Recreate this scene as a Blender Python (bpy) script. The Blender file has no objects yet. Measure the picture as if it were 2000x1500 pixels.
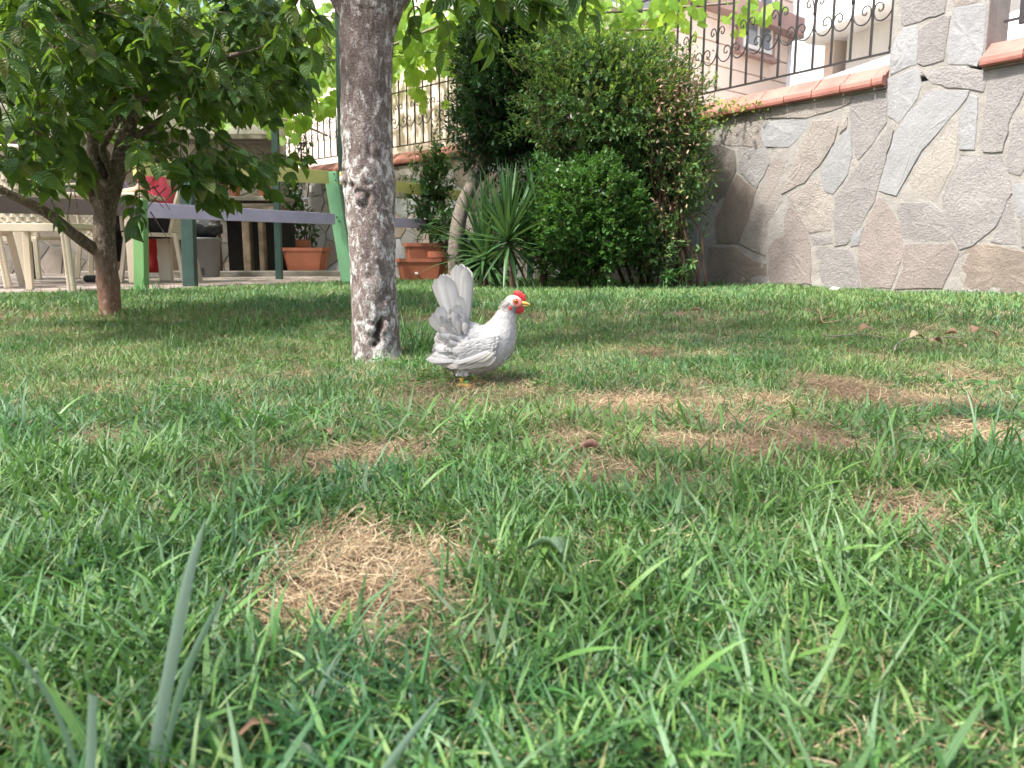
import bpy, bmesh, math, random
import numpy as np
from mathutils import Vector, Matrix, Euler, noise as mnoise

random.seed(11)
R = np.random.default_rng(7)
PI = math.pi
scene = bpy.context.scene
col = scene.collection

# ------------------------------------------------------------------ camera
EYE = 0.32
PITCH = math.radians(9.35)
cam_d = bpy.data.cameras.new('camera')
cam_d.lens = 27.0; cam_d.sensor_width = 36.0
cam_d.clip_start = 0.02; cam_d.clip_end = 600
cam = bpy.data.objects.new('camera', cam_d); col.objects.link(cam)
cam.location = (0, 0, EYE); cam.rotation_euler = (PI/2 - PITCH, 0, 0)
cam_d.dof.use_dof = True; cam_d.dof.focus_distance = 2.0; cam_d.dof.aperture_fstop = 11.0
scene.camera = cam

# ------------------------------------------------------------------ light
SUN_EL = math.radians(56); SUN_AZ = math.radians(-124)      # azimuth of the sun, clockwise from +Y
world = bpy.data.worlds.new('World'); scene.world = world; world.use_nodes = True
wn = world.node_tree.nodes; wl = world.node_tree.links
bg = wn['Background']
sky = wn.new('ShaderNodeTexSky'); sky.sky_type = 'NISHITA'; sky.sun_disc = False
sky.sun_elevation = SUN_EL; sky.sun_rotation = SUN_AZ
sky.air_density = 1.0; sky.dust_density = 4.0; sky.ozone_density = 1.0
wl.new(sky.outputs[0], bg.inputs[0]); bg.inputs[1].default_value = 0.14
sun_d = bpy.data.lights.new('sun', 'SUN'); sun_d.energy = 3.5; sun_d.angle = math.radians(4)
sun_d.color = (1.0, 0.96, 0.90)
sun = bpy.data.objects.new('sun', sun_d); col.objects.link(sun)
sdir = Vector((math.sin(SUN_AZ)*math.cos(SUN_EL), math.cos(SUN_AZ)*math.cos(SUN_EL), math.sin(SUN_EL)))
sun.rotation_euler = sdir.to_track_quat('Z', 'Y').to_euler()
scene.view_settings.view_transform = 'Standard'
scene.view_settings.look = 'None'
scene.view_settings.exposure = 1.42
scene.view_settings.gamma = 1.0
scene.view_settings.use_curve_mapping = False
scene.render.engine = 'CYCLES'
scene.cycles.max_bounces = 4
scene.cycles.diffuse_bounces = 3; scene.cycles.glossy_bounces = 2; scene.cycles.transmission_bounces = 3
scene.cycles.transparent_max_bounces = 8

# ------------------------------------------------------------------ measuring helpers (a point of the place from where it shows)
FPX = 1500.0
def ray(x, y):
    u = (x-1000)/FPX; v = (750-y)/FPX
    return Vector((u, math.cos(PITCH)+v*math.sin(PITCH), -math.sin(PITCH)+v*math.cos(PITCH)))
def at(x, y, Y):
    d = ray(x, y); k = Y/d.y
    return Vector((d.x*k, Y, EYE+d.z*k))
def atz(x, y, z):
    d = ray(x, y); k = (z-EYE)/d.z
    return Vector((d.x*k, d.y*k, z))
ZF = 0.08
def ground_z(x, y):
    t = (y-2.1)/(4.3-2.1); t = max(0.0, min(1.0, t)); t = t*t*(3-2*t)
    return ZF*t + 0.012*mnoise.noise(Vector((x*1.3, y*1.3, 0.4))) * (1-t*0.8)
def ground_z_np(x, y):
    return np.array([ground_z(a, b) for a, b in zip(x, y)])
def onlawn(x, y):
    z = 0.04
    for _ in range(12):
        p = atz(x, y, z); z = 0.5*z+0.5*ground_z(p.x, p.y)
    return atz(x, y, z)

# ------------------------------------------------------------------ object helpers
def new_mesh(name, V, F, mat=None, luv=None, smooth=True):
    me = bpy.data.meshes.new(name)
    V = np.asarray(V, dtype=np.float32).reshape(-1, 3)
    if isinstance(F, np.ndarray):
        n, k = F.shape
        loops = F.astype(np.int32).ravel(); starts = np.arange(n, dtype=np.int32)*k
        tot = np.full(n, k, dtype=np.int32)
    else:
        tot = np.array([len(f) for f in F], dtype=np.int32)
        loops = np.array([i for f in F for i in f], dtype=np.int32)
        starts = np.concatenate([[0], np.cumsum(tot)[:-1]]).astype(np.int32) if len(tot) else np.zeros(0, np.int32)
    me.vertices.add(len(V)); me.vertices.foreach_set('co', V.ravel())
    me.loops.add(len(loops)); me.loops.foreach_set('vertex_index', loops)
    me.polygons.add(len(tot)); me.polygons.foreach_set('loop_start', starts)
    me.polygons.foreach_set('loop_total', tot)
    me.polygons.foreach_set('use_smooth', np.full(len(tot), smooth, dtype=bool))
    if luv is not None:
        a = me.attributes.new('luv', 'FLOAT_VECTOR', 'POINT')
        a.data.foreach_set('vector', np.asarray(luv, dtype=np.float32).ravel())
    me.update(calc_edges=True)
    me.validate()
    if mat is not None: me.materials.append(mat)
    return me
def link(name, me, parent=None, loc=None, rot=None, scl=None):
    o = bpy.data.objects.new(name, me); col.objects.link(o)
    if parent is not None: o.parent = parent
    if loc is not None: o.location = loc
    if rot is not None: o.rotation_euler = rot
    if scl is not None: o.scale = scl
    return o
def tag(o, label, cat=None, group=None, kind=None):
    if label: o['label'] = label
    if cat: o['category'] = cat
    if group: o['group'] = group
    if kind: o['kind'] = kind
    return o
def thing(name, label, cat, loc=(0, 0, 0), rz=0, group=None):
    o = bpy.data.objects.new(name, None); col.objects.link(o)
    o.location = loc; o.rotation_euler = (0, 0, rz); o.empty_display_size = 0.1
    return tag(o, label, cat, group)
class MB:
    def __init__(s): s.V = []; s.F = []; s.L = []
    def add(s, V, F, luv=None):
        n = len(s.V); s.V.extend([tuple(v) for v in V]); s.F.extend([tuple(i+n for i in f) for f in F])
        s.L.extend([tuple(a) for a in luv] if luv is not None else [(0, 0, 0.5)]*len(V))
    def box(s, c, size, rot=None, taper=1.0):
        c = Vector(c); hx, hy, hz = size[0]/2, size[1]/2, size[2]/2
        vs = []
        for z in (-hz, hz):
            k = taper if z < 0 else 1.0
            for x, y in ((-hx, -hy), (hx, -hy), (hx, hy), (-hx, hy)):
                v = Vector((x*k, y*k, z))
                if rot is not None: v = rot @ v
                vs.append(c+v)
        s.add(vs, [(3, 2, 1, 0), (4, 5, 6, 7), (0, 1, 5, 4), (1, 2, 6, 5), (2, 3, 7, 6), (3, 0, 4, 7)])
    def beam(s, a, b, w, h, up=(0, 0, 1)):
        a = Vector(a); b = Vector(b); d = (b-a); L = d.length; d.normalize()
        x = d.cross(Vector(up)).normalized(); z = x.cross(d)
        s.box((a+b)/2, (w, L, h), Matrix((x, d, z)).transposed())
    def tube(s, pts, rad, n=8, cap=True):
        pts = [Vector(p) for p in pts]
        if not hasattr(rad, '__len__'): rad = [rad]*len(pts)
        vs = []; ref = None
        for i, p in enumerate(pts):
            d = (pts[min(i+1, len(pts)-1)]-pts[max(i-1, 0)]).normalized()
            if ref is None: ref = Vector((0, 0, 1)) if abs(d.z) < 0.9 else Vector((1, 0, 0))
            x = d.cross(ref).normalized(); ref = x.cross(d).normalized()
            for k in range(n):
                a = 2*PI*k/n
                vs.append(p + (x*math.cos(a)+ref*math.sin(a))*rad[i])
        fs = []
        for i in range(len(pts)-1):
            for k in range(n):
                k2 = (k+1) % n
                fs.append((i*n+k, i*n+k2, (i+1)*n+k2, (i+1)*n+k))
        if cap:
            fs.append(tuple(range(n-1, -1, -1))); fs.append(tuple((len(pts)-1)*n+k for k in range(n)))
        s.add(vs, fs)
    def lathe(s, prof, n=24, c=(0, 0, 0), cap=True):
        vs = []; fs = []
        for r, z in prof:
            for k in range(n):
                a = 2*PI*k/n; vs.append((c[0]+r*math.cos(a), c[1]+r*math.sin(a), c[2]+z))
        for i in range(len(prof)-1):
            for k in range(n):
                k2 = (k+1) % n
                fs.append((i*n+k, i*n+k2, (i+1)*n+k2, (i+1)*n+k))
        if cap: fs.append(tuple(range(n-1, -1, -1))); fs.append(tuple((len(prof)-1)*n+k for k in range(n)))
        s.add(vs, fs)
    def build(s, name, mat, parent=None, smooth=False, bevel=0, **kw):
        me = new_mesh(name, s.V, s.F, mat, s.L, smooth)
        o = link(name, me, parent, **kw)
        if bevel:
            m = o.modifiers.new('bevel', 'BEVEL'); m.width = bevel; m.segments = 2; m.limit_method = 'ANGLE'
        return o
def spline(pts, n):
    P = [np.array(p, float) for p in pts]; P = [2*P[0]-P[1]]+P+[2*P[-1]-P[-2]]
    out = []; segs = len(P)-3
    for i in range(n):
        t = i/(n-1)*segs; k = min(int(t), segs-1); t -= k
        a, b, c, d = P[k:k+4]
        out.append(0.5*((2*b)+(-a+c)*t+(2*a-5*b+4*c-d)*t*t+(-a+3*b-3*c+d)*t**3))
    return np.array(out)

# ------------------------------------------------------------------ materials
class Mat:
    def __init__(s, name):
        s.m = bpy.data.materials.new(name); s.m.use_nodes = True
        s.t = s.m.node_tree; s.N = s.t.nodes; s.L = s.t.links
        s.b = s.N['Principled BSDF']; s.out = s.N['Material Output']
    def node(s, k, **kw):
        n = s.N.new(k)
        for a, v in kw.items(): setattr(n, a, v)
        return n
    def lk(s, a, b): s.L.new(a, b)
    def coord(s, kind='Object'):
        return s.node('ShaderNodeTexCoord').outputs[kind]
    def pos(s): return s.node('ShaderNodeNewGeometry').outputs['Position']
    def noise(s, scale, detail=5, rough=0.6, vec=None, dist=0):
        n = s.node('ShaderNodeTexNoise'); n.inputs['Scale'].default_value = scale
        n.inputs['Detail'].default_value = detail; n.inputs['Roughness'].default_value = rough
        n.inputs['Distortion'].default_value = dist
        s.lk(vec if vec is not None else s.coord(), n.inputs['Vector']); return n.outputs['Fac']
    def vor(s, scale, feat='F1', vec=None):
        n = s.node('ShaderNodeTexVoronoi', feature=feat); n.inputs['Scale'].default_value = scale
        s.lk(vec if vec is not None else s.coord(), n.inputs['Vector']); return n.outputs['Distance']
    def scalev(s, sc, vec=None):
        n = s.node('ShaderNodeMapping'); n.inputs['Scale'].default_value = sc
        s.lk(vec if vec is not None else s.coord(), n.inputs['Vector']); return n.outputs[0]
    def ramp(s, fac, stops, interp='LINEAR'):
        n = s.node('ShaderNodeValToRGB'); n.color_ramp.interpolation = interp
        e = n.color_ramp.elements
        while len(e) < len(stops): e.new(0.5)
        for i, (p, c) in enumerate(stops):
            e[i].position = p
            e[i].color = (c, c, c, 1) if not hasattr(c, '__len__') else (*c, 1)
        s.lk(fac, n.inputs[0]); return n.outputs[0]
    def mix(s, fac, a, b, mode='MIX'):
        n = s.node('ShaderNodeMix', data_type='RGBA', blend_type=mode)
        for i, v in ((0, fac), (6, a), (7, b)):
            if hasattr(v, 'type') and hasattr(v, 'node'): s.lk(v, n.inputs[i])
            elif i == 0: n.inputs[0].default_value = v
            else: n.inputs[i].default_value = (*v, 1) if len(v) == 3 else v
        return n.outputs[2]
    def math(s, op, a, b=None):
        n = s.node('ShaderNodeMath', operation=op)
        for i, v in ((0, a), (1, b)):
            if v is None: continue
            if hasattr(v, 'node'): s.lk(v, n.inputs[i])
            else: n.inputs[i].default_value = v
        return n.outputs[0]
    def bump(s, h, strength=0.5, dist=0.01, normal=None):
        n = s.node('ShaderNodeBump'); n.inputs['Strength'].default_value = strength
        n.inputs['Distance'].default_value = dist; s.lk(h, n.inputs['Height'])
        if normal is not None: s.lk(normal, n.inputs['Normal'])
        return n.outputs[0]
    def attr(s, name='luv'):
        a = s.node('ShaderNodeAttribute', attribute_name=name)
        sp = s.node('ShaderNodeSeparateXYZ'); s.lk(a.outputs['Vector'], sp.inputs[0]); return sp.outputs
    def rnd(s): return s.node('ShaderNodeObjectInfo').outputs['Random']
    def color(s, c):
        if hasattr(c, 'node'): s.lk(c, s.b.inputs['Base Color'])
        else: s.b.inputs['Base Color'].default_value = (*c, 1)
    def set(s, **kw):
        for k, v in kw.items():
            i = s.b.inputs[k.replace('_', ' ')]
            if hasattr(v, 'node'): s.lk(v, i)
            else: i.default_value = v
        return s
    def translucent(s, c, fac):
        tr = s.node('ShaderNodeBsdfTranslucent')
        if hasattr(c, 'node'): s.lk(c, tr.inputs[0])
        else: tr.inputs[0].default_value = (*c, 1)
        mx = s.node('ShaderNodeMixShader'); mx.inputs[0].default_value = fac
        s.lk(s.b.outputs[0], mx.inputs[1]); s.lk(tr.outputs[0], mx.inputs[2]); s.lk(mx.outputs[0], s.out.inputs[0])

def plain(name, c, rough=0.6, var=0.15, scale=8, bump=0.15, metallic=0, bd=0.003, **kw):
    m = Mat(name); n = m.noise(scale, 6)
    d = tuple(x*(1-var) for x in c); l = tuple(min(1, x*(1+var)) for x in c)
    m.color(m.ramp(n, [(0.3, d), (0.7, l)]))
    m.set(Roughness=rough, Metallic=metallic, **kw)
    if bump: m.lk(m.bump(m.noise(scale*6, 4), bump, bd), m.b.inputs['Normal'])
    return m.m
def leafmat(name, dark, mid, light, trans, fac=0.35, rough=0.42, veins=0, special=None, spec=0.35):
    m = Mat(name); u, v, w = m.attr()
    tint = m.math('FRACT', m.math('ADD', w, m.rnd()))
    st = [(0.0, dark), (0.5, mid), (0.9, light)]
    if special: st = [(0.0, dark), (0.45, mid), (0.82, light), (0.95, special)]
    c = m.ramp(tint, st)
    # pale midrib and arcuate veins
    au = m.math('ABSOLUTE', u)
    rib = m.ramp(au, [(0.0, 1.0), (0.12, 0.0)])
    c = m.mix(m.math('MULTIPLY', rib, 0.35), c, light)
    nb = m.noise(14, 4, vec=m.coord('Object'))
    c = m.mix(0.35, c, m.ramp(nb, [(0.3, tuple(x*0.6 for x in mid)), (0.75, tuple(x*1.25 for x in mid))]))
    m.color(c); m.set(Roughness=rough)
    m.b.inputs['Specular IOR Level'].default_value = spec
    if veins:
        s_ = m.math('SINE', m.math('MULTIPLY', m.math('SUBTRACT', v, m.math('MULTIPLY', m.math('POWER', au, 1.4), 0.32)), veins*6.283))
        m.lk(m.bump(s_, 0.55, 0.0035), m.b.inputs['Normal'])
    m.translucent(trans, fac)
    return m.m

M = {}
M['dogwood'] = leafmat('dogwood_leaf', (0.024, 0.06, 0.018), (0.048, 0.115, 0.026), (0.11, 0.19, 0.05), (0.22, 0.38, 0.035), 0.38, 0.38, veins=6, special=(0.15, 0.13, 0.04))
M['vine'] = leafmat('vine_leaf', (0.10, 0.22, 0.03), (0.15, 0.30, 0.04), (0.24, 0.38, 0.06), (0.42, 0.62, 0.07), 0.5, 0.5)
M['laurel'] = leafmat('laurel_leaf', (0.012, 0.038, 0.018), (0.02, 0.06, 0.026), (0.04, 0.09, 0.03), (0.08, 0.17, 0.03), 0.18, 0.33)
M['privet'] = leafmat('privet_leaf', (0.038, 0.095, 0.034), (0.075, 0.17, 0.055), (0.16, 0.26, 0.08), (0.16, 0.30, 0.06), 0.25, 0.42, special=(0.26, 0.26, 0.05))
M['privet_tip'] = leafmat('privet_tip_leaf', (0.13, 0.24, 0.05), (0.21, 0.34, 0.065), (0.33, 0.43, 0.10), (0.36, 0.52, 0.07), 0.38, 0.45)  # sunlit brightness of the shrub top put into the leaf colour
M['dead_leaf'] = leafmat('dead_leaf', (0.24, 0.14, 0.085), (0.38, 0.25, 0.16), (0.5, 0.37, 0.25), (0.3, 0.18, 0.08), 0.2, 0.7)
M['box'] = leafmat('boxwood_leaf', (0.02, 0.06, 0.018), (0.04, 0.12, 0.028), (0.095, 0.21, 0.05), (0.14, 0.30, 0.04), 0.25, 0.4)
M['yucca'] = leafmat('yucca_leaf', (0.03, 0.085, 0.03), (0.055, 0.135, 0.045), (0.10, 0.19, 0.07), (0.12, 0.22, 0.05), 0.2, 0.4)
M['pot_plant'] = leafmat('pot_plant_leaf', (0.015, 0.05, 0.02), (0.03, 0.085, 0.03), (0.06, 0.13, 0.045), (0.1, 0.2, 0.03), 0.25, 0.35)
M['conifer'] = leafmat('bright_shrub_leaf', (0.20, 0.32, 0.05), (0.30, 0.42, 0.07), (0.42, 0.5, 0.10), (0.5, 0.6, 0.08), 0.4, 0.5)

def grassmat(name, dry=False):
    m = Mat(name); u, v, w = m.attr()
    if dry:
        c = m.ramp(w, [(0.0, (0.14, 0.085, 0.05)), (0.35, (0.36, 0.25, 0.14)), (0.75, (0.56, 0.44, 0.27)), (1.0, (0.72, 0.61, 0.42))])
        c = m.mix(m.ramp(m.noise(3.0, 4, .6, m.pos()), [(.42, .0), (.62, .6)]), c, (.13, .075, .045))
        m.color(c); m.set(Roughness=0.65); m.translucent(c, 0.2); return m.m
    c = m.ramp(w, [(0.0, (0.014, 0.06, 0.022)), (0.2, (0.028, 0.13, 0.036)), (0.34, (0.055, 0.21, 0.05)), (0.43, (0.17, 0.29, 0.19)), (0.52, (0.05, 0.18, 0.045)), (0.72, (0.14, 0.31, 0.07)), (0.86, (0.24, 0.37, 0.12)), (0.93, (0.24, 0.25, 0.10)), (0.97, (0.42, 0.34, 0.18))])
    big = m.noise(1.1, 4, vec=m.pos())
    c = m.mix(m.ramp(big, [(0.38, 0.0), (0.66, 0.55)]), c, (0.18, 0.27, 0.055))
    c = m.mix(m.ramp(v, [(0.0, 0.55), (0.35, 0.0)]), c, (0.20, 0.20, 0.09))
    rib = m.math('SINE', m.math('MULTIPLY', u, 9.0))
    m.color(c); m.set(Roughness=0.42)
    m.b.inputs['Specular IOR Level'].default_value = 0.6
    m.lk(m.bump(rib, 0.35, 0.0006), m.b.inputs['Normal'])
    m.translucent(m.mix(0.5, c, (0.16, 0.33, 0.05)), 0.3)
    return m.m
M['grass'] = grassmat('grass_blade')
M['straw'] = grassmat('dry_grass', True)

# soil
m = Mat('lawn_soil'); n = m.noise(9, 8, 0.7, m.pos())
m.color(m.ramp(n, [(0.3, (0.07, 0.045, 0.03)), (0.55, (0.15, 0.10, 0.065)), (0.75, (0.26, 0.19, 0.125))])); m.set(Roughness=0.95)
m.lk(m.bump(m.noise(60, 6, 0.7, m.pos()), 0.8, 0.012), m.b.inputs['Normal']); M['soil'] = m.m

def barkmat(name, dark, mid, pale, lich, lo, hi, sc=1.0, base=None):
    m = Mat(name); co = m.coord()
    v = m.scalev((1, 1, 0.45), co)
    wob = m.node('ShaderNodeVectorMath', operation='ADD'); m.lk(m.scalev((1, 1, 1.5), co), wob.inputs[0])
    wn_ = m.node('ShaderNodeTexNoise'); wn_.inputs['Scale'].default_value = 30; wn_.inputs['Detail'].default_value = 4; m.lk(co, wn_.inputs['Vector'])
    wsc = m.node('ShaderNodeVectorMath', operation='SCALE'); wsc.inputs['Scale'].default_value = 0.035; m.lk(wn_.outputs['Color'], wsc.inputs[0]); m.lk(wsc.outputs[0], wob.inputs[1])
    crack = m.vor(85*sc, 'DISTANCE_TO_EDGE', wob.outputs[0])
    fib = m.noise(38*sc, 8, 0.7, v, 0.6)
    c = m.ramp(fib, [(0.28, dark), (0.5, mid), (0.72, pale)])
    # cracked plates
    c = m.mix(m.ramp(crack, [(0.0, 0.6), (0.07, 0.0)]), c, tuple(x*0.5 for x in dark))
    ln = m.noise(44*sc, 10, 0.74, m.scalev((1, 1, 0.6), co), 0.35)
    lb = m.noise(3.2*sc, 3, 0.5, m.scalev((1, 1, 0.5), co))
    lf = m.math('ADD', ln, m.math('MULTIPLY', m.math('SUBTRACT', lb, 0.5), 0.42))
    lm = m.ramp(lf, [(lo, 0.0), (hi, 1.0)])
    c = m.mix(lm, c, lich)
    if base is not None:
        sp = m.node('ShaderNodeSeparateXYZ'); m.lk(co, sp.inputs[0])
        f = m.ramp(m.math('ADD', sp.outputs[2], m.math('MULTIPLY', fib, 0.2)), [(0.05, 0.75), (0.42, 0.0)])
        c = m.mix(f, c, base)
    cv = m.attr()[0]; c = m.mix(cv, c, (0.075, 0.045, 0.032))
    m.color(c); m.set(Roughness=0.85)
    h = m.math('ADD', m.math('MULTIPLY', fib, 0.7), m.math('ADD', m.math('MULTIPLY', m.ramp(crack, [(0, 0.0), (0.12, 1.0)]), 0.35), m.math('MULTIPLY', lm, 0.25)))
    m.lk(m.bump(h, 0.9, 0.006), m.b.inputs['Normal'])
    return m.m
M['bark'] = barkmat('plum_bark', (0.075, 0.052, 0.044), (0.19, 0.145, 0.13), (0.38, 0.325, 0.30), (0.62, 0.59, 0.56), 0.48, 0.575)
M['bark2'] = barkmat('dogwood_bark', (0.055, 0.038, 0.028), (0.17, 0.125, 0.09), (0.34, 0.27, 0.20), (0.50, 0.48, 0.42), 0.56, 0.64, 1.7, base=(0.30, 0.12, 0.055))
M['hollow'] = plain('hollow_wood', (0.06, 0.03, 0.02), 0.95, 0.5, 40)
M['stem'] = plain('shrub_stem', (0.09, 0.045, 0.03), 0.85, 0.4, 20)
M['stem_grey'] = plain('grey_stem', (0.22, 0.18, 0.15), 0.85, 0.35, 30, 0.6)
M['twig'] = plain('green_twig', (0.09, 0.12, 0.04), 0.7, 0.3, 20)

def stonemat(name, base, spread=0.25, rough=0.5, stain=None):
    m = Mat(name); co = m.pos(); r = m.rnd()
    off = m.node('ShaderNodeVectorMath', operation='ADD'); m.lk(co, off.inputs[0])
    cx = m.node('ShaderNodeCombineXYZ'); m.lk(m.math('MULTIPLY', r, 37.0), cx.inputs[0]); m.lk(cx.outputs[0], off.inputs[1])
    co2 = off.outputs[0]
    n1 = m.noise(3.5, 6, 0.65, co2, 0.6); n2 = m.noise(70, 6, 0.75, co2)
    d = tuple(x*(1-spread) for x in base); l = tuple(min(1, x*(1+spread)) for x in base)
    c = m.ramp(n1, [(0.3, d), (0.52, base), (0.75, l)])
    c = m.mix(m.ramp(r, [(0, 0.0), (1, 0.5)]), c, tuple(x*0.72 for x in base))
    c = m.mix(m.ramp(n2, [(0.35, 0.45), (0.6, 0.0)]), c, tuple(x*0.55 for x in base))
    if stain: c = m.mix(m.ramp(m.noise(5.5, 4, 0.6, co2), [(0.58, 0), (0.68, 0.7)]), c, stain)
    edge_dirt = m.ramp(m.noise(1.3, 5, 0.6, m.pos()), [(0.45, 0.0), (0.75, 0.45)]); c = m.mix(edge_dirt, c, tuple(x*0.6 for x in base))
    m.color(c); m.set(Roughness=0.75)
    # chiselled / cleft relief
    h1 = m.noise(95, 6, 0.7, m.scalev((0.55, 0.55, 1.4), co2), 0.8); h2 = m.vor(60, 'F1', co2); h3 = m.noise(9, 5, 0.6, co2)
    h = m.math('ADD', m.math('MULTIPLY', h1, 1.0), m.math('ADD', m.math('MULTIPLY', h2, 0.35), m.math('MULTIPLY', h3, 1.2)))
    m.lk(m.bump(h, rough, 0.012), m.b.inputs['Normal'])
    return m.m
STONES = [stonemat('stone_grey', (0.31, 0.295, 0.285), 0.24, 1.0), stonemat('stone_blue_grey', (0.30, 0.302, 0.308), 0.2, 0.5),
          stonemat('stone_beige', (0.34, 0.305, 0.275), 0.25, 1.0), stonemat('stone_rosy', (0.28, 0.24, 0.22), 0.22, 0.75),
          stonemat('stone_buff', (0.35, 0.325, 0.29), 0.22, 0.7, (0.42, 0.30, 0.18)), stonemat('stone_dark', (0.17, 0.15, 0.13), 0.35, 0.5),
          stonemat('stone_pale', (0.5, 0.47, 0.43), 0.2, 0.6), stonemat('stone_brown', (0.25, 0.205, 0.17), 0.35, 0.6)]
m = Mat('mortar'); co = m.pos(); n = m.noise(12, 8, 0.7, co)
m.color(m.ramp(n, [(0.3, (0.25, 0.235, 0.215)), (0.7, (0.37, 0.35, 0.325))])); m.set(Roughness=0.95)
m.lk(m.bump(m.math('ADD', m.noise(120, 4, 0.7, co), m.noise(16, 6, 0.7, co)), 0.8, 0.014), m.b.inputs['Normal']); M['mortar'] = m.m
M['terracotta'] = plain('terracotta_coping', (0.35, 0.145, 0.115), 0.6, 0.30, 5, 0.4)
M['pot'] = plain('pot_plastic', (0.33, 0.105, 0.055), 0.5, 0.15, 6, 0.05)
M['iron'] = plain('black_iron', (0.02, 0.018, 0.02), 0.45, 0.4, 30, 0.2)
M['greenpost'] = plain('dark_green_paint', (0.018, 0.05, 0.04), 0.5, 0.25, 12, 0.2)
def paint(name, c, wear=(0.3, 0.24, 0.17)):
    m = Mat(name); co = m.coord()
    n = m.noise(3, 6, 0.6, co); g = m.noise(16, 6, 0.7, m.scalev((0.15, 1, 1), co), 0.3)
    cc = m.ramp(n, [(0.3, tuple(x*0.82 for x in c)), (0.7, tuple(min(1, x*1.08) for x in c))])
    cc = m.mix(m.ramp(m.noise(22, 8, 0.75, co), [(0.60, 0.0), (0.70, 0.6)]), cc, wear)
    m.color(cc); m.set(Roughness=0.55); m.lk(m.bump(g, 0.4, 0.004), m.b.inputs['Normal']); return m.m
M['mint'] = paint('mint_green_paint', (0.21, 0.46, 0.24)); M['lime'] = paint('light_green_paint', (0.17, 0.36, 0.13))
M['yellow'] = paint('yellow_paint', (0.74, 0.67, 0.24)); M['lilac'] = paint('lilac_paint', (0.60, 0.52, 0.72)); M['mauve'] = paint('mauve_brown_paint', (0.22, 0.16, 0.155))
M['chair'] = plain('beige_plastic', (0.52, 0.45, 0.34), 0.5, 0.08, 5, 0.05)
M['paver'] = plain('paver', (0.30, 0.25, 0.22), 0.85, 0.3, 6, 0.5); M['paver2'] = plain('paver_pink', (0.34, 0.25, 0.21), 0.85, 0.25, 6, 0.5)
M['sand'] = plain('paver_joint', (0.12, 0.10, 0.085), 0.95, 0.3, 20, 0.6)
M['concrete'] = plain('concrete', (0.20, 0.18, 0.155), 0.9, 0.3, 5, 0.6)
M['wood'] = plain('old_wood', (0.16, 0.115, 0.08), 0.85, 0.4, 10, 0.5)
M['dark'] = plain('dark_interior', (0.02, 0.018, 0.016), 0.95, 0.3, 10, 0)  # near black, the darkness of openings put into the colour
M['bin'] = plain('grey_plastic', (0.14, 0.14, 0.14), 0.5, 0.15, 5, 0.05)
M['bag'] = plain('black_bag', (0.012, 0.014, 0.02), 0.2, 0.3, 12, 0.9, bd=0.02)
M['wallpink'] = plain('rose_render', (0.78, 0.64, 0.56), 0.85, 0.05, 3, 0.1)
M['wallwhite'] = plain('white_render', (0.80, 0.79, 0.78), 0.85, 0.04, 3, 0.1)
M['wallrose'] = plain('rose_wall', (0.62, 0.40, 0.40), 0.85, 0.05, 3, 0.1)
M['wallblue'] = plain('pale_blue_wall', (0.56, 0.66, 0.76), 0.85, 0.05, 3, 0.1)
M['trim'] = plain('mauve_trim', (0.38, 0.25, 0.23), 0.7, 0.1, 5, 0)
M['white'] = plain('white_frame', (0.8, 0.8, 0.8), 0.4, 0.03, 5, 0)
M['fabric_w'] = plain('white_awning', (0.75, 0.73, 0.70), 0.8, 0.06, 4, 0.2)
m = Mat('window_glass'); m.color((0.22, 0.26, 0.30)); m.set(Roughness=0.08); M['glass'] = m.m
M['terrace'] = plain('terrace_ground', (0.32, 0.30, 0.26), 0.9, 0.2, 1, 0.3)
M['skin'] = plain('skin', (0.50, 0.30, 0.21), 0.5, 0.08, 20, 0.05)
M['pink'] = plain('pink_shirt', (0.75, 0.10, 0.16), 0.8, 0.12, 10, 0.4, bd=0.01); M['lavender'] = plain('lavender_shirt', (0.34, 0.28, 0.45), 0.8, 0.1, 10, 0.4)
M['black'] = plain('black_cloth', (0.012, 0.012, 0.014), 0.85, 0.2, 10, 0.2); M['hair'] = plain('dark_hair', (0.03, 0.018, 0.012), 0.5, 0.3, 50, 0.4)
M['redthing'] = plain('red_cloth', (0.5, 0.02, 0.02), 0.7, 0.15, 8, 0.1)

# ================================================================== SETTING: lawn ground
def build_lawn():
    xs = np.concatenate([np.linspace(-60, -8, 14)[:-1], np.linspace(-8, 8, 130), np.linspace(8, 60, 14)[1:]])
    ys = np.concatenate([np.linspace(-60, -2, 14)[:-1], np.linspace(-2, 13, 130), np.linspace(13, 90, 14)[1:]])
    V = [(x, y, ground_z(x, y)) for y in ys for x in xs]; nx = len(xs)
    F = np.array([(j*nx+i, j*nx+i+1, (j+1)*nx+i+1, (j+1)*nx+i) for j in range(len(ys)-1) for i in range(nx-1)])
    tag(link('ground', new_mesh('ground', V, F, M['soil'])), None, kind='structure')
build_lawn()

# wall lines from where the coping shows
ZC = 1.63
A1 = atz(1735, 123, ZC); A0 = atz(1400, 194, ZC)
dR = (A1-A0).normalized()                                   # toward the viewer on the right
B0 = atz(895, 281, ZC); B1 = atz(560, 330, ZC)
dL = (B0-B1).normalized()
# where both walls meet (behind the shrubs)
def isect(p, d, q, e):
    den = d.x*e.y-d.y*e.x; t = ((q.x-p.x)*e.y-(q.y-p.y)*e.x)/den
    return Vector((p.x+d.x*t, p.y+d.y*t, 0))
CORNER = isect(A0, dR, B0, dL); CORNER.z = 0
NR = Vector((dR.y, -dR.x, 0)).normalized()
if NR.y > 0: NR = -NR
NL = Vector((dL.y, -dL.x, 0)).normalized()
if NL.y > 0: NL = -NL
def on_plane(x, y, p, n):
    d = ray(x, y); o = Vector((0, 0, EYE)); k = ((p-o).dot(n))/d.dot(n); return o+d*k

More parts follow.
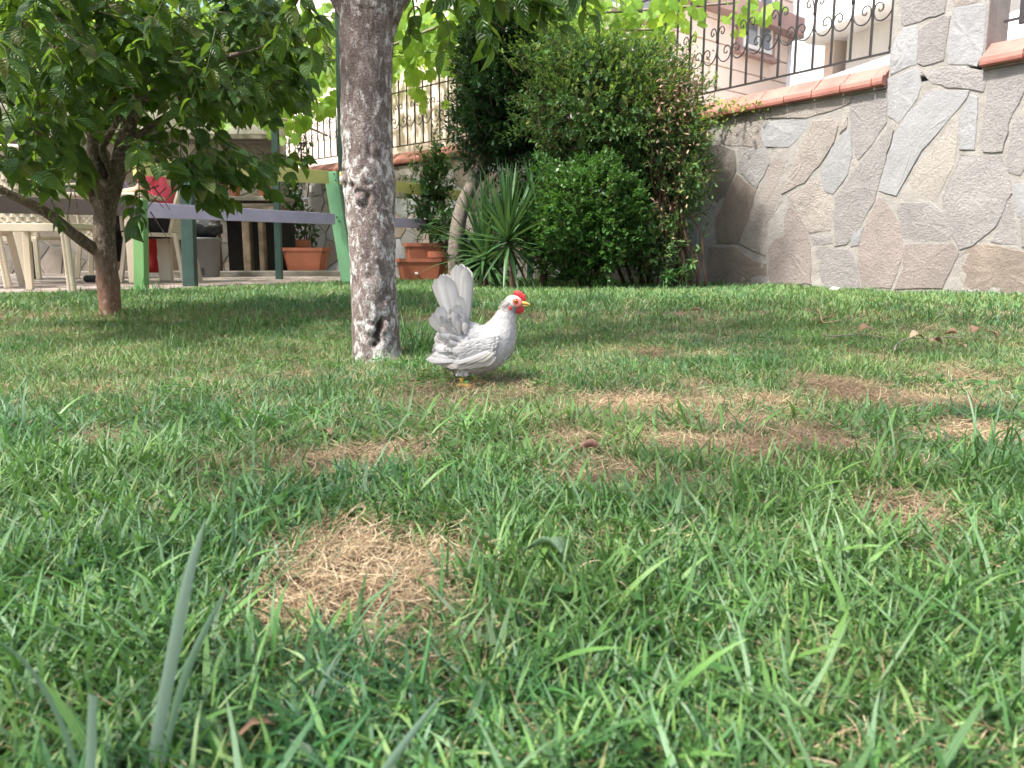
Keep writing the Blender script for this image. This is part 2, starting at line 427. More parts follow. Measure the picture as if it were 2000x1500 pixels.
# ---- shapes
def clip_poly(poly, p, n):          # keep the side where (q-p).n <= 0
    out = []
    for i in range(len(poly)):
        a = poly[i]; b = poly[(i+1) % len(poly)]
        da = (a[0]-p[0])*n[0]+(a[1]-p[1])*n[1]; db = (b[0]-p[0])*n[0]+(b[1]-p[1])*n[1]
        if da <= 0: out.append(a)
        if (da < 0) != (db < 0) and abs(da-db) > 1e-9:
            t = da/(da-db); out.append((a[0]+(b[0]-a[0])*t, a[1]+(b[1]-a[1])*t))
    return out
def voronoi(x0, x1, z0, z1, cell, seed, shear=0.35):
    rg = random.Random(seed); pts = []
    area = (x1-x0)*(z1-z0); n = max(3, int(area/(cell*cell)))
    for _ in range(n):
        best = None; bd = -1
        for _k in range(12):
            c = (rg.uniform(x0, x1), rg.uniform(z0, z1))
            d = min([((c[0]-q[0])**2+(c[1]-q[1])**2*rg.uniform(0.6, 1.4)) for q in pts], default=9)
            if d > bd: bd = d; best = c
        pts.append(best)
    res = []
    for i, a in enumerate(pts):
        poly = [(x0, z0), (x1, z0), (x1, z1), (x0, z1)]
        for j, b in enumerate(pts):
            if i == j: continue
            mid = ((a[0]+b[0])/2, (a[1]+b[1])/2); poly = clip_poly(poly, mid, (b[0]-a[0], b[1]-a[1]))
            if len(poly) < 3: break
        if len(poly) >= 3: res.append(poly)
    return res
def shrink(poly, g):
    n = len(poly); ar = sum(poly[i][0]*poly[(i+1) % n][1]-poly[(i+1) % n][0]*poly[i][1] for i in range(n))
    if ar < 0: poly = poly[::-1]
    out = poly
    for i in range(n):
        a = poly[i]; b = poly[(i+1) % n]; dx, dy = b[0]-a[0], b[1]-a[1]; L = math.hypot(dx, dy)
        if L < 1e-5: continue
        nx, ny = dy/L, -dx/L
        out = clip_poly(out, (a[0]-nx*g, a[1]-ny*g), (nx, ny))
        if len(out) < 3: return []
    return out
def roughen(poly, amp, step, rg):
    out = []; n = len(poly)
    for i in range(n):
        a = poly[i]; b = poly[(i+1) % n]; L = math.hypot(b[0]-a[0], b[1]-a[1]); k = max(1, int(L/step))
        for j in range(k):
            t = j/k; px = a[0]+(b[0]-a[0])*t; pz = a[1]+(b[1]-a[1])*t
            q = 0.35 if j == 0 else 1
            out.append((px+rg.uniform(-amp, amp)*q, pz+rg.uniform(-amp, amp)*q))
    return out
def stone(poly, org, du, nrm, mat, parent, rg, th=0.016, amp=0.006, step=0.06, base=0.0, name='stone', grow=0.0):
    """poly in (along, z); stone proud of the wall face, with a chamfered uneven edge"""
    p = roughen(poly, amp, step, rg); n = len(p)
    if grow:
        gx = sum(a for a, b in p)/n; gz_ = sum(b for a, b in p)/n
        p = [(a+(a-gx)/max(math.hypot(a-gx, b-gz_), .02)*grow, b+(b-gz_)/max(math.hypot(a-gx, b-gz_), .02)*grow) for a, b in p]
    if n < 3: return None
    cx = sum(a for a, b in p)/n; cz = sum(b for a, b in p)/n
    tilt = (rg.uniform(-.02, .02), rg.uniform(-.02, .02))
    V = []
    def W(u, z, h): return org + du*u + Vector((0, 0, z)) + nrm*h
    for a, b in p: V.append(W(a, b, -0.01+base))
    for a, b in p: V.append(W(a, b, base+th*0.55))
    R_ = max(math.hypot(a-cx, b-cz) for a, b in p)
    for a, b in p:
        L = math.hypot(a-cx, b-cz); k = 1-min(0.3, 0.005/max(L, 1e-3))
        aa, bb = cx+(a-cx)*k, cz+(b-cz)*k
        V.append(W(aa, bb, base+th+tilt[0]*(aa-cx)+tilt[1]*(bb-cz)))
    for a, b in p:
        aa, bb = cx+(a-cx)*.5, cz+(b-cz)*.5
        V.append(W(aa, bb, base+th+rg.uniform(0, .004)+tilt[0]*(aa-cx)+tilt[1]*(bb-cz)))
    V.append(W(cx, cz, base+th+rg.uniform(.001, .005)))
    F = []
    for r_ in range(3):
        for i in range(n):
            j = (i+1) % n; F.append((r_*n+i, r_*n+j, (r_+1)*n+j, (r_+1)*n+i))
    for i in range(n): F.append((3*n+i, 3*n+(i+1) % n, 4*n))
    V = np.array([tuple(v) for v in V])
    c3 = V.mean(0)
    # orient outwards
    v0, v1, v2 = V[F[-1][0]], V[F[-1][1]], V[F[-1][2]]
    if np.dot(np.cross(v1-v0, v2-v0), np.array(nrm)) < 0: F = [f[::-1] for f in F]
    me = new_mesh(name, V-c3, F, mat, None, False)
    o = link(name, me, parent); o.location = Vector(c3)-(parent.location if parent else Vector((0, 0, 0)))
    return o
def wall_core(name, org, du, nrm, L, z0, z1, th, parent, mat):
    b = MB(); a = org+Vector((0, 0, z0)); vs = []
    # front face as a grid so that the mortar is uneven
    nu = max(2, int(L/0.06)); nz = max(2, int((z1-z0)/0.06))
    for j in range(nz+1):
        for i in range(nu+1):
            p = org+du*(L*i/nu)+Vector((0, 0, z0+(z1-z0)*j/nz))
            vs.append(p+nrm*(0.005*mnoise.noise(p*9)+0.004*mnoise.noise(p*23)))
    fs = [(j*(nu+1)+i, j*(nu+1)+i+1, (j+1)*(nu+1)+i+1, (j+1)*(nu+1)+i) for j in range(nz) for i in range(nu)]
    b.add(vs, fs)
    c = org+du*(L/2)+Vector((0, 0, (z0+z1)/2))-nrm*(th/2+0.012)
    b.box(c, (L, th, z1-z0), Matrix((du, nrm, Vector((0, 0, 1)))).transposed())
    o = b.build(name, mat, parent, smooth=True); return o

# ================================================================== right retaining wall
# transcribed outline of each stone (enlarged x2.5 from image x 1400)
SZ = [
 ([(-70,690),(85,735),(95,830),(40,960),(-10,1010),(-60,1000)],5), ([(110,725),(240,720),(255,800),(195,920),(120,840)],0),
 ([(100,850),(190,935),(150,1080),(100,1185),(5,1185),(0,1060)],7), ([(-40,1210),(90,1205),(170,1270),(240,1290),(240,1380),(-40,1380)],7),
 ([(270,730),(365,725),(350,790),(325,920),(240,1090),(240,1250),(110,1185),(200,980)],2),
 ([(75,600),(110,545),(225,530),(225,680),(215,710),(80,710),(30,700)],2), ([(230,545),(330,505),(655,455),(648,500),(560,540),(460,568),(240,580)],2),
 ([(235,600),(250,592),(465,580),(435,630),(355,715),(235,715),(215,650)],1), ([(475,590),(570,585),(590,620),(570,700),(520,780),(430,890),(320,945),(340,880),(400,750)],2),
 ([(645,620),(660,760),(640,850),(570,945),(525,930),(510,840),(560,730)],1), ([(665,480),(820,435),(830,500),(825,600),(760,700),(690,780),(665,700),(650,560)],0),
 ([(350,955),(480,885),(505,875),(520,935),(558,965),(555,1120),(455,1135),(400,1050)],2), ([(320,985),(390,1045),(440,1115),(458,1200),(460,1385),(260,1380),(250,1150),(258,1080)],3),
 ([(580,965),(660,855),(705,795),(850,615),(862,640),(800,860),(768,980),(700,1105),(640,1185),(577,1200)],0), ([(462,1155),(563,1148),(563,1190),(472,1195)],0),
 ([(485,1212),(640,1218),(685,1300),(700,1405),(520,1405),(500,1320)],0), ([(657,1145),(718,1115),(688,1195),(657,1203)],1),
 ([(790,965),(835,1005),(900,1105),(913,1230),(850,1405),(715,1410),(692,1290),(695,1200),(735,1080)],3),
 ([(905,-60),(1125,-60),(1110,60),(920,122),(903,108)],0), ([(915,140),(975,128),(983,180),(972,310),(852,362),(845,330),(872,200)],1),
 ([(990,150),(1108,75),(1138,85),(1118,200),(1108,290),(1012,318),(986,308)],0), ([(1160,42),(1308,22),(1313,60),(1298,250),(1268,323),(1132,308),(1132,230)],1),
 ([(838,385),(973,337),(998,420),(978,480),(890,598),(837,560)],1), ([(1003,350),(1130,325),(1325,342),(1325,372),(1298,448),(1052,408)],0),
 ([(1030,452),(1228,443),(1218,480),(1110,615),(1000,735),(878,955),(792,930),(812,850),(870,660),(930,560)],1),
 ([(1158,605),(1173,700),(1148,820),(1068,968),(902,972),(893,950),(1003,790)],4), ([(1240,462),(1273,480),(1258,728),(1187,728),(1187,570)],1),
 ([(1338,372),(1500,305),(1500,440),(1440,560),(1398,738),(1302,738),(1297,640)],0),
 ([(1190,762),(1388,762),(1428,870),(1438,945),(1358,1108),(1250,1198),(1190,1218),(1152,1150),(1112,1060),(1104,972),(1160,840)],0),
 ([(900,992),(1040,988),(1108,1042),(1143,1150),(1128,1172),(922,1177),(882,1030)],0), ([(922,1200),(1150,1192),(1178,1240),(1140,1320),(1100,1405),(870,1410),(915,1310)],3),
 ([(1240,1203),(1330,1198),(1590,1245),(1590,1440),(1230,1420),(1182,1330),(1164,1280)],7), ([(1425,965),(1448,1020),(1473,1188),(1343,1178),(1372,1112)],0),
 ([(1452,902),(1580,885),(1580,1030),(1472,1058)],1), ([(1448,605),(1560,510),(1560,720),(1482,850),(1412,838)],0), ([(1145,-60),(1300,-60),(1262,12),(1162,28)],2),
 ([(600,600),(640,575),(632,618),(604,650)],2), ([(475,1060),(470,1060),(480,1000)],2), ([(1488,1060),(1600,1070),(1600,1225),(1492,1200)],0)]
wallR = thing('retaining_wall', 'tall crazy paved stone garden wall with square pier at right edge of lawn', 'wall', (CORNER.x, CORNER.y, ZF-0.1))
LR = (A0-CORNER).to_2d().length*-1
orgR = Vector((CORNER.x, CORNER.y, 0))
if (Vector((A0.x, A0.y, 0))-orgR).dot(Vector((dR.x, dR.y, 0))) < 0: print('CHECK wall direction')
duR = Vector((dR.x, dR.y, 0)).normalized()
def uR(x, y):                                                # (along, z) on the right wall from where it shows
    p = on_plane(x, y, orgR, NR); return ((p-orgR).dot(duR), p.z)
PIER0, _ = uR(1738, 100); PIER1, _ = uR(1928, 60)
L_R = 8.6; ZTOP = ZC-0.165
def setp(o, parent):
    o.parent = parent; o.matrix_parent_inverse = Matrix.Translation(-parent.location); return o
core = wall_core('mortar', orgR, duR, NR, L_R, -0.1, ZTOP, 0.24, None, M['mortar']); setp(core, wallR)
b = MB(); b.box(orgR+duR*((PIER0+PIER1)/2)-NR*0.14+Vector((0, 0, 2.0)), (PIER1-PIER0, 0.28, 1.0), Matrix((duR, NR, Vector((0, 0, 1)))).transposed())
pier = b.build('pier', M['mortar'], None, bevel=0.01); setp(pier, wallR)
rg = random.Random(3)
wallRp = wallR
for poly, mi in SZ:
    if len(poly) < 4: continue
    pp = [uR(1400+x/2.5, y/2.5) for x, y in poly]
    if len(pp) < 3: continue
    o = stone(pp, orgR, duR, NR, STONES[mi], None, rg, th=rg.uniform(0.002, 0.009), amp=0.007, step=0.05, grow=0.007)
    if o: setp(o, wallR)
uL, _ = uR(1372, 300); uE, _ = uR(2010, 300)
for poly in voronoi(0, uL, 0.0, ZTOP, 0.3, 5)+voronoi(uE+0.12, L_R, 0.0, ZTOP, 0.34, 6):
    s_ = shrink(poly, 0.008)
    if s_:
        o = stone(s_, orgR, duR, NR, STONES[rg.choice([0, 1, 2, 3, 5])], None, rg)
        if o: setp(o, wallR)

def coping(org, du, nrm, u0, u1, step, parent, mat, skip=None, over=0.05):
    rg_ = random.Random(9); u = u0
    rot = Matrix((du, nrm, Vector((0, 0, 1)))).transposed()
    prof = [(over, -0.15), (over+0.012, -0.143), (over+0.017, -0.125), (over+0.015, -0.10), (over+0.004, -0.088), (over-0.02, -0.082), (-0.06, 0.0), (-0.22, 0.0), (-0.28, -0.06), (-0.28, -0.15)]
    while u < u1-0.02:
        L = min(step*rg_.uniform(0.93, 1.07), u1-u)
        if not (skip and skip[0]-L*.5 < u+L/2 < skip[1]+L*.5):
            V = []; n = len(prof); dz = rg_.uniform(-.003, .003)
            for uu in (u+0.003, u+L-0.003):
                for h, z in prof: V.append(org+du*uu+nrm*(h+rg_.uniform(-.001, .001))+Vector((0, 0, ZC+z+dz)))
            F = [(i, (i+1) % n, n+(i+1) % n, n+i) for i in range(n)]+[tuple(range(n-1, -1, -1)), tuple(range(n, 2*n))]
            me = new_mesh('coping_tile', V, F, mat, None, False)
            o = link('coping_tile', me); setp(o, parent)
        u += L
coping(orgR, duR, NR, 0.0, PIER0, 0.245, wallR, M['terracotta'])
coping(orgR, duR, NR, PIER1, L_R, 0.245, wallR, M['terracotta'])
b = MB()   # dark mortar bed under the coping
rot = Matrix((duR, NR, Vector((0, 0, 1)))).transposed()
for u0, u1 in ((0, PIER0), (PIER1, L_R)):
    b.box(orgR+duR*((u0+u1)/2)-NR*0.1+Vector((0, 0, ZC-0.158)), (u1-u0-0.004, 0.24, 0.016), rot)
setp(b.build('mortar_bed', M['concrete']), wallR)

# ================================================================== left garden wall behind the fence
duL = Vector((dL.x, dL.y, 0)).normalized()
LL = 7.4; orgL = orgR - duL*LL
wallL = thing('garden_wall', 'shaded crazy paved stone wall behind painted fence under iron railing', 'wall', (orgL.x, orgL.y, ZF-0.1))
setp(wall_core('mortar', orgL, duL, NL, LL-0.02, -0.1, ZTOP, 0.24, None, M['mortar']), wallL)
for poly in voronoi(0, LL-.05, 0.0, ZTOP, 0.29, 15):
    s_ = shrink(poly, 0.009)
    if s_:
        o = stone(s_, orgL, duL, NL, STONES[rg.choice([0, 1, 1, 2, 0, 5, 7])], None, rg, step=0.09)
        if o: setp(o, wallL)
M['coping_dark'] = plain('brick_coping', (0.22, 0.085, 0.06), 0.7, 0.2, 7, 0.3)
coping(orgL, duL, NL, 0.0, LL-0.3, 0.20, wallL, M['coping_dark'])

# ================================================================== iron railings
def railing(name, label, org, du, nrm, u0, u1, first=0.155, tips=True, off=-0.12, height=0.72):
    t = thing(name, label, 'railing', (org+du*u0+Vector((0, 0, ZC))))
    s = first; zb = ZC+0.10; zt = zb+height
    def W(u, z): return org+du*u+nrm*off+Vector((0, 0, z))
    for z in (zb, zt):
        b = MB(); b.beam(W(u0, z), W(u1, z), 0.022, 0.012); setp(b.build('rail', M['iron'], None), t)
    for u in (u0, u1):
        b = MB(); b.beam(W(u, zb-0.006), W(u, zt+0.006), 0.026, 0.026, up=nrm); setp(b.build('end_post', M['iron'], None), t)
    for u in (u0+.02, u1-.02):
        b = MB(); b.beam(W(u, zb+0.03), W(u+(0.12 if u > (u0+u1)/2 else -0.12), zb+0.03), 0.014, 0.014); setp(b.build('bracket', M['iron'], None), t)
    n = int((u1-u0)/s)
    for k in range(1, n+1):
        u = u1-k*s
        if u < u0+0.05: break
        b = MB(); b.beam(W(u, zb), W(u, zt+(0.10 if tips else 0)), 0.014, 0.014, up=nrm)
        if tips:
            p = W(u, zt+0.10); b.tube([p, p+Vector((0, 0, .02)), p+Vector((0, 0, .06))], [0.007, 0.016, 0.001], 6)
        setp(b.build('bar', M['iron'], None), t)
        ub = zb+1.45*s
        if k % 2 == 1:
            for sg in (1, -1):
                pts = [(s*sg, ub+1.0*s), (.95*s*sg, ub+.45*s), (.72*s*sg, ub+.1*s), (.42*s*sg, ub), (.16*s*sg, ub+.15*s), (.06*s*sg, ub+.45*s),
                       (.14*s*sg, ub+.72*s), (.34*s*sg, ub+.80*s), (.50*s*sg, ub+.66*s), (.48*s*sg, ub+.46*s), (.34*s*sg, ub+.42*s), (.28*s*sg, ub+.52*s)]
                sp = spline(pts, 34); b = MB()
                b.tube([W(u+a, z)+nrm*0.006 for a, z in sp], 0.0055, 5); setp(b.build('scroll', M['iron'], None, smooth=True), t)
        else:
            b = MB()
            for sg in (1, -1):
                pts = [(.05*s*sg, ub+1.05*s), (.06*s*sg, ub+1.45*s), (.16*s*sg, ub+1.78*s), (.34*s*sg, ub+1.84*s), (.46*s*sg, ub+1.66*s), (.40*s*sg, ub+1.48*s), (.27*s*sg, ub+1.5*s), (.26*s*sg, ub+1.62*s)]
                sp = spline(pts, 22); b.tube([W(u+a, z)+nrm*0.006 for a, z in sp], 0.0055, 5)
            setp(b.build('curl', M['iron'], None, smooth=True), t)
    return t
railing('iron_railing', 'black wrought iron railing with big scrolls above terracotta coping by stone pier', orgR, duR, NR, 0.2, PIER0-0.06, height=0.95)
railing('iron_railing', 'short end of black railing right of the stone pier', orgR, duR, NR, PIER1+0.14, L_R-.3, height=0.95)
railing('iron_railing', 'distant black spear topped railing seen behind the thick tree trunk', orgL, duL, NL, 0.9, LL-0.35, height=0.66)

# ================================================================== patio
PE = [atz(-700, 610, ZF), atz(0, 579, ZF), atz(180, 576, ZF), atz(400, 566, ZF), atz(672, 553, ZF)]
ZP = ZF+0.012
pw = [Vector((-9.5, 2.2, 0)), PE[0], PE[1], PE[2], PE[3], PE[4], Vector((-0.75, 9.0, 0)), orgL+duL*(LL-2.2)-NL*.05, orgL-NL*.05, Vector((-9.5, 13, 0))]
pw = [Vector((p.x, p.y, ZP)) for p in pw]
n = len(pw); V = [tuple(p) for p in pw]+[(p.x, p.y, -0.05) for p in pw]
patio = link('patio', new_mesh('patio', V, [tuple(range(n))]+[(i, (i+1) % n, n+(i+1) % n, n+i) for i in range(n)], M['sand'], None, False)); tag(patio, None, kind='structure')
def inpoly(x, y, P):
    c = False; j = len(P)-1
    for i in range(len(P)):
        if (P[i].y > y) != (P[j].y > y) and x < (P[j].x-P[i].x)*(y-P[i].y)/(P[j].y-P[i].y)+P[i].x: c = not c
        j = i
    return c
def paver_mesh(name, mat, L=0.2, W=0.1):
    bm = MB(); bm.box((0, 0, 0.0), (L-.008, W-.008, 0.03), taper=1.0)
    me = new_mesh(name, bm.V, bm.F, mat, bm.L, False); return me
pm = [paver_mesh('paver', M['paver']), paver_mesh('paver', M['paver2'])]
ang = math.radians(31); ca, sa = math.cos(ang), math.sin(ang); cells = []
for i in range(-60, 60):
    for j in range(-110, 110):
        gx = i*0.2+(0.1 if j % 2 else 0); gy = j*0.1
        x = -2.5+gx*ca-gy*sa; y = 7+gx*sa+gy*ca
        if inpoly(x, y, pw) and all(inpoly(x+a, y+b_, pw) for a, b_ in ((.1, 0), (-.1, 0), (0, .1), (0, -.1))): cells.append((math.hypot(x+1.6, y-5.0), x, y))
cells.sort()
rg = random.Random(5); rest = MB()
for k, (d, x, y) in enumerate(cells):
    dz = rg.uniform(-.0025, .0025)
    if k < 300:
        o = link('paver', pm[rg.random() < .35], patio, (x, y, ZP+dz-.006), (rg.uniform(-.01, .01), rg.uniform(-.01, .01), ang))
    elif y > 3.2:
        rest.box((x, y, ZP+dz-.006), (.192, .092, .03), Matrix.Rotation(ang, 3, 'Z'))
tag(rest.build('pavers', M['paver'], patio), None, kind='stuff')

# ================================================================== raised terrace beyond the walls
b = MB()
tr = [orgL-duL*12+NL*(-.28), orgR-NR*.0-NL*.30, orgR+duR*20-NR*.30, Vector((70, 0, 0)), Vector((70, 90, 0)), Vector((-70, 90, 0)), Vector((-70, 30, 0))]
n = len(tr); zt = 1.38
b.add([(p.x, p.y, zt) for p in tr]+[(p.x, p.y, 0.0) for p in tr], [tuple(range(n))]+[(i, (i+1) % n, n+(i+1) % n, n+i) for i in range(n)])
tag(b.build('terrace', M['terrace']), None, kind='structure')

# ================================================================== houses beyond
def house_panel(parent, name, org, du, nrm, u0, u1, z0, z1, mat, th=0.2, off=0.0):
    b = MB(); b.box(org+du*((u0+u1)/2)+nrm*(off-th/2)+Vector((0, 0, (z0+z1)/2)), (u1-u0, th, z1-z0), Matrix((du, nrm, Vector((0, 0, 1)))).transposed())
    o = b.build(name, mat); return setp(o, parent)
hc = at(1546, 100, 14.0); hd = Vector((0.766, 0.643, 0)); hn = Vector((0.643, -0.766, 0))
ho = Vector((hc.x, hc.y, 0))-hd*7.0
hA = thing('house', 'rose coloured house with grooved siding and one white window behind railing', 'house', (ho.x, ho.y, 1.38))
house_panel(hA, 'wall', ho, hd, hn, 0, 7.0, 1.3, 8.5, M['wallpink'], th=5.0, off=-0.03)
z = 1.3; k = 0
while z < 8.3:
    house_panel(hA, 'siding_board', ho, hd, hn, 0, 7.0, z+.012, z+.318, M['wallpink'], th=0.028, off=0.0); z += 0.33
def uH(x, y):
    p = on_plane(x, y, Vector((hc.x, hc.y, 0)), hn); return ((p-ho).dot(hd), p.z)
ua, za = uH(1444, 92); ub_, zb_ = uH(1503, 20)
def window(parent, org, du, nrm, u0, u1, z0, z1):
    w = house_panel(parent, 'window', org, du, nrm, u0-.12, u1+.12, z0-.06, z1+.1, M['trim'], th=.08, off=.05)
    def sub(name, a, b_, c, d, mat, off, th=.03):
        bb = MB(); bb.box(org+du*((a+b_)/2)+nrm*(off-th/2)+Vector((0, 0, (c+d)/2)), (b_-a, th, d-c), Matrix((du, nrm, Vector((0, 0, 1)))).transposed())
        o = bb.build(name, mat); o.parent = w; o.matrix_parent_inverse = w.matrix_world.inverted() @ Matrix.Identity(4)
        o.matrix_parent_inverse = Matrix.Translation(-(parent.location)) if False else Matrix.Identity(4)
        return o
    sub('glass', u0+.05, u1-.05, z0+.05, z1-.05, M['glass'], .058, .006)
    for a, b_, c, d in ((u0, u1, z0, z0+.06), (u0, u1, z1-.06, z1), (u0, u0+.06, z0+.06, z1-.06), (u1-.06, u1, z0+.06, z1-.06), ((u0+u1)/2-.025, (u0+u1)/2+.025, z0+.06, z1-.06)):
        sub('frame', a, b_, c, d, M['white'], .075)
    sub('sill', u0-.16, u1+.16, z0-.12, z0-.065, M['trim'], .14, .16)
    return w
window(hA, ho, hd, hn, ua, ub_+.02, za, za+1.35)
window(hA, ho, hd, hn, ua-3.2, ua-2.2, za, za+1.35)
house_panel(hA, 'cornice', ho, hd, hn, 0, 7.1, 4.02, 4.30, M['trim'], th=.4, off=.25)
b = MB(); pp = Vector((hc.x, hc.y, 0))+hn*.06; b.tube([pp+Vector((-.1, 0, 1.3)), pp+Vector((-.1, 0, 4.0))], .05, 8); setp(b.build('downpipe', M['white'], None, smooth=True), hA)
# white neighbour with rounded balcony
hB0 = at(1548, 95, 12.5); hB1 = at(1990, 40, 8.6)
bd = Vector((hB1.x-hB0.x, hB1.y-hB0.y, 0)); bL = bd.length+6; bd.normalize(); bn = Vector((bd.y, -bd.x, 0)); bn = bn if bn.y < 0 else -bn
bo = Vector((hB0.x, hB0.y, 0))
hB = thing('house', 'white house with rounded balcony and cloth blind above the coping', 'house', (bo.x, bo.y, 1.38))
house_panel(hB, 'wall', bo, bd, bn, -0.6, bL, 1.3, 9, M['wallwhite'], th=4, off=-1.3)
zb0 = at(1572, 85, 12.5).z
b = MB(); pts = []
for a in np.linspace(0, PI/2, 9): pts.append(bo+bd*(0.9-0.9*math.cos(PI/2-a)*1.0)+bn*(-0.9+0.9*math.sin(a)))
pts = [bo+bd*(0.4-0.4*math.sin(PI/2*(1-i/8)))+bn*(-0.4+0.4*math.cos(PI/2*(1-i/8))) for i in range(9)]+[bo+bd*bL]
pts = [bo-bn*1.6]+pts
V = []
for p in pts: V += [(p.x, p.y, zb0), (p.x, p.y, zb0+1.3)]
q = [p-bn*0.12 for p in pts]
nV = len(pts); F = [(2*i, 2*i+2, 2*i+3, 2*i+1) for i in range(nV-1)]
pb = bo+bd*bL-bn*1.6
V += [(pb.x, pb.y, zb0), (pb.x, pb.y, zb0+1.3)]
F += [tuple([2*i for i in range(nV)][::-1]+[2*nV]), tuple([2*i+1 for i in range(nV)]+[2*nV+1])]
b.add(V, F); setp(b.build('balcony', M['wallwhite'], None), hB)
b = MB(); nn = 60; V = []
for i in range(nn+1):
    p = bo+bd*(0.55+(bL-1)*i/nn)+bn*(-.55+.04*math.sin(i*1.9)+.02*math.sin(i*5))
    V += [(p.x, p.y, zb0-.62), (p.x, p.y, zb0-.002)]
b.add(V, [(2*i, 2*i+2, 2*i+3, 2*i+1) for i in range(nn)]); setp(b.build('cloth_blind', M['fabric_w'], None, smooth=True), hB)
house_panel(hB, 'parapet', bo, bd, bn, 0.35, bL, 1.3, zb0-.55, M['wallwhite'], th=.18, off=-.35)
house_panel(hB, 'column', bo, bd, bn, 0.1, 0.32, 1.3, zb0-.003, M['wallpink'], th=.3, off=-.5)
# far houses seen under the vine
def far_house(label, x0, x1, ytop, Y, mat, depth=5, wins=()):
    a = at(x0, ytop, Y); c = at(x1, ytop, Y)
    t = thing('house', label, 'house', ((a.x+c.x)/2, Y+depth/2, 1.3))
    b = MB(); b.box(((a.x+c.x)/2, Y+depth/2, a.z/2), (c.x-a.x, depth, a.z)); setp(b.build('wall', mat, None), t)
    b = MB(); b.box(((a.x+c.x)/2, Y+depth/2, a.z+.1), (c.x-a.x+.5, depth+.5, .2)); setp(b.build('roof', M['trim'], None), t)
    for wx0, wx1, wy0, wy1 in wins:
        p = at(wx0, wy1, Y); q_ = at(wx1, wy0, Y); fr = []
        b = MB(); b.box(((p.x+q_.x)/2, Y-.03, (p.z+q_.z)/2), (q_.x-p.x, .06, q_.z-p.z)); wf = setp(b.build('window', M['white'], None), t)
        W_, H_ = q_.x-p.x, q_.z-p.z
        for i in range(2):
            b = MB(); b.box((p.x+W_*(.28+.44*i), Y-.068, (p.z+q_.z)/2), (W_*.36, .01, H_*.8)); o = b.build('pane', M['glass'], None); o.parent = wf
        for i in range(3):
            b = MB(); b.box(((p.x+q_.x)/2, Y-.08, p.z+H_*(.25+.25*i)), (W_*.9, .012, .03)); o = b.build('glazing_bar', M['white'], None); o.parent = wf
    return t
far_house('pale cream house with barred window seen left of thick tree trunk', 330, 668, 60, 19, M['wallwhite'], wins=((640, 672, 178, 262), (655, 690, 275, 312), (430, 460, 190, 250)))
far_house('rose house peeking above the vine left of thick tree trunk', 560, 668, 105, 17.5, M['wallrose'], depth=.9)
far_house('pale blue house behind the distant railing right of thick tree trunk', 780, 1010, 40, 18, M['wallblue'], wins=((800, 830, 190, 270),))
far_house('white far house beyond the big shrub', 1020, 1900, -300, 24, M['wallwhite'], wins=((1290, 1330, 60, 130), (1180, 1220, 60, 130)))
far_house('white house wall glimpsed through the left tree crown', -500, 300, 30, 21, M['wallwhite'], wins=((60, 110, 120, 200),))

# ================================================================== stone outbuilding at the far left with counter
ob = at(378, 500, 10.6); oc = at(556, 500, 10.6)
outb = thing('outbuilding', 'sunlit pale stone outbuilding with concrete ledge behind yellow rail', 'outbuilding', ((ob.x+oc.x)/2, 11.2, ZF))
zt_ = at(400, 175, 10.6).z; L_o = oc.x-ob.x+2.6; oo = Vector((ob.x-2.6, 10.6, 0)); nO = Vector((0, -1, 0)); dO = Vector((1, 0, 0))
setp(wall_core('mortar', oo, dO, nO, L_o, -.05, zt_, .3, None, M['mortar']), outb)
zl = at(450, 272, 10.6).z
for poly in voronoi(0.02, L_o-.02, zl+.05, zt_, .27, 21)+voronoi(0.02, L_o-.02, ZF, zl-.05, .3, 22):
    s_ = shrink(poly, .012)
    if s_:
        o = stone(s_, oo, dO, nO, STONES[rg.choice([6, 2, 4, 6] if s_[0][1] > zl-.1 else [7, 5, 3, 7])], None, rg, step=.1)  # sun above the ledge and shade below put into the stone colours
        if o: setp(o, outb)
b = MB(); b.box((oo.x+L_o/2, 10.52, zl), (L_o+.1, .3, .05)); setp(b.build('ledge', M['concrete'], None), outb)
# counter with shelf
ca_ = at(330, 500, 9.3); cb_ = at(560, 500, 9.3); zs = at(450, 388, 9.3).z
ct = thing('counter', 'grey stone counter with wooden posts and dark opening under potted plants', 'counter', ((ca_.x+cb_.x)/2, 9.5, ZF))
b = MB(); b.box(((ca_.x+cb_.x)/2, 9.5, zs), (cb_.x-ca_.x, .5, .05)); setp(b.build('shelf', M['concrete'], None, bevel=.008), ct)
b = MB(); b.box(((ca_.x+cb_.x)/2, 9.5, zs-.12), (cb_.x-ca_.x-.1, .44, .06)); setp(b.build('beam', M['wood'], None), ct)
for x, w in ((484, .09), (513, .06), (425, .05), (345, .1)):
    p = at(x, 500, 9.3); b = MB(); b.box((p.x, 9.33, (ZF+zs-.15)/2), (w, .12, zs-.15-ZF)); setp(b.build('post', M['wood'], None, bevel=.01), ct)
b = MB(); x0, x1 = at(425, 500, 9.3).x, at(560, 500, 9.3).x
b.box(((x0+x1)/2, 9.68, (ZF+zs-.15)/2), (x1-x0, .04, zs-.15-ZF)); setp(b.build('dark_opening_panel', M['dark'], None), ct)  # sheet standing in for the shade inside the opening
b = MB(); x0, x1 = at(300, 500, 9.5).x, at(424, 500, 9.5).x
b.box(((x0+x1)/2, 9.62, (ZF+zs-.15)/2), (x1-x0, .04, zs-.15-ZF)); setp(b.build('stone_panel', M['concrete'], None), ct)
# kerb between patio and planters
ka, kb = at(300, 532, 8.9), at(640, 532, 9.6)
b = MB(); k0, k1 = Vector((-5.0, 9.0, ZP+.035)), Vector((-2.0, 9.25, ZP+.035))
b.beam(k0, k1, .16, .075); kerb = b.build('kerb', M['concrete'], None, bevel=.012); tag(kerb, None, kind='structure')

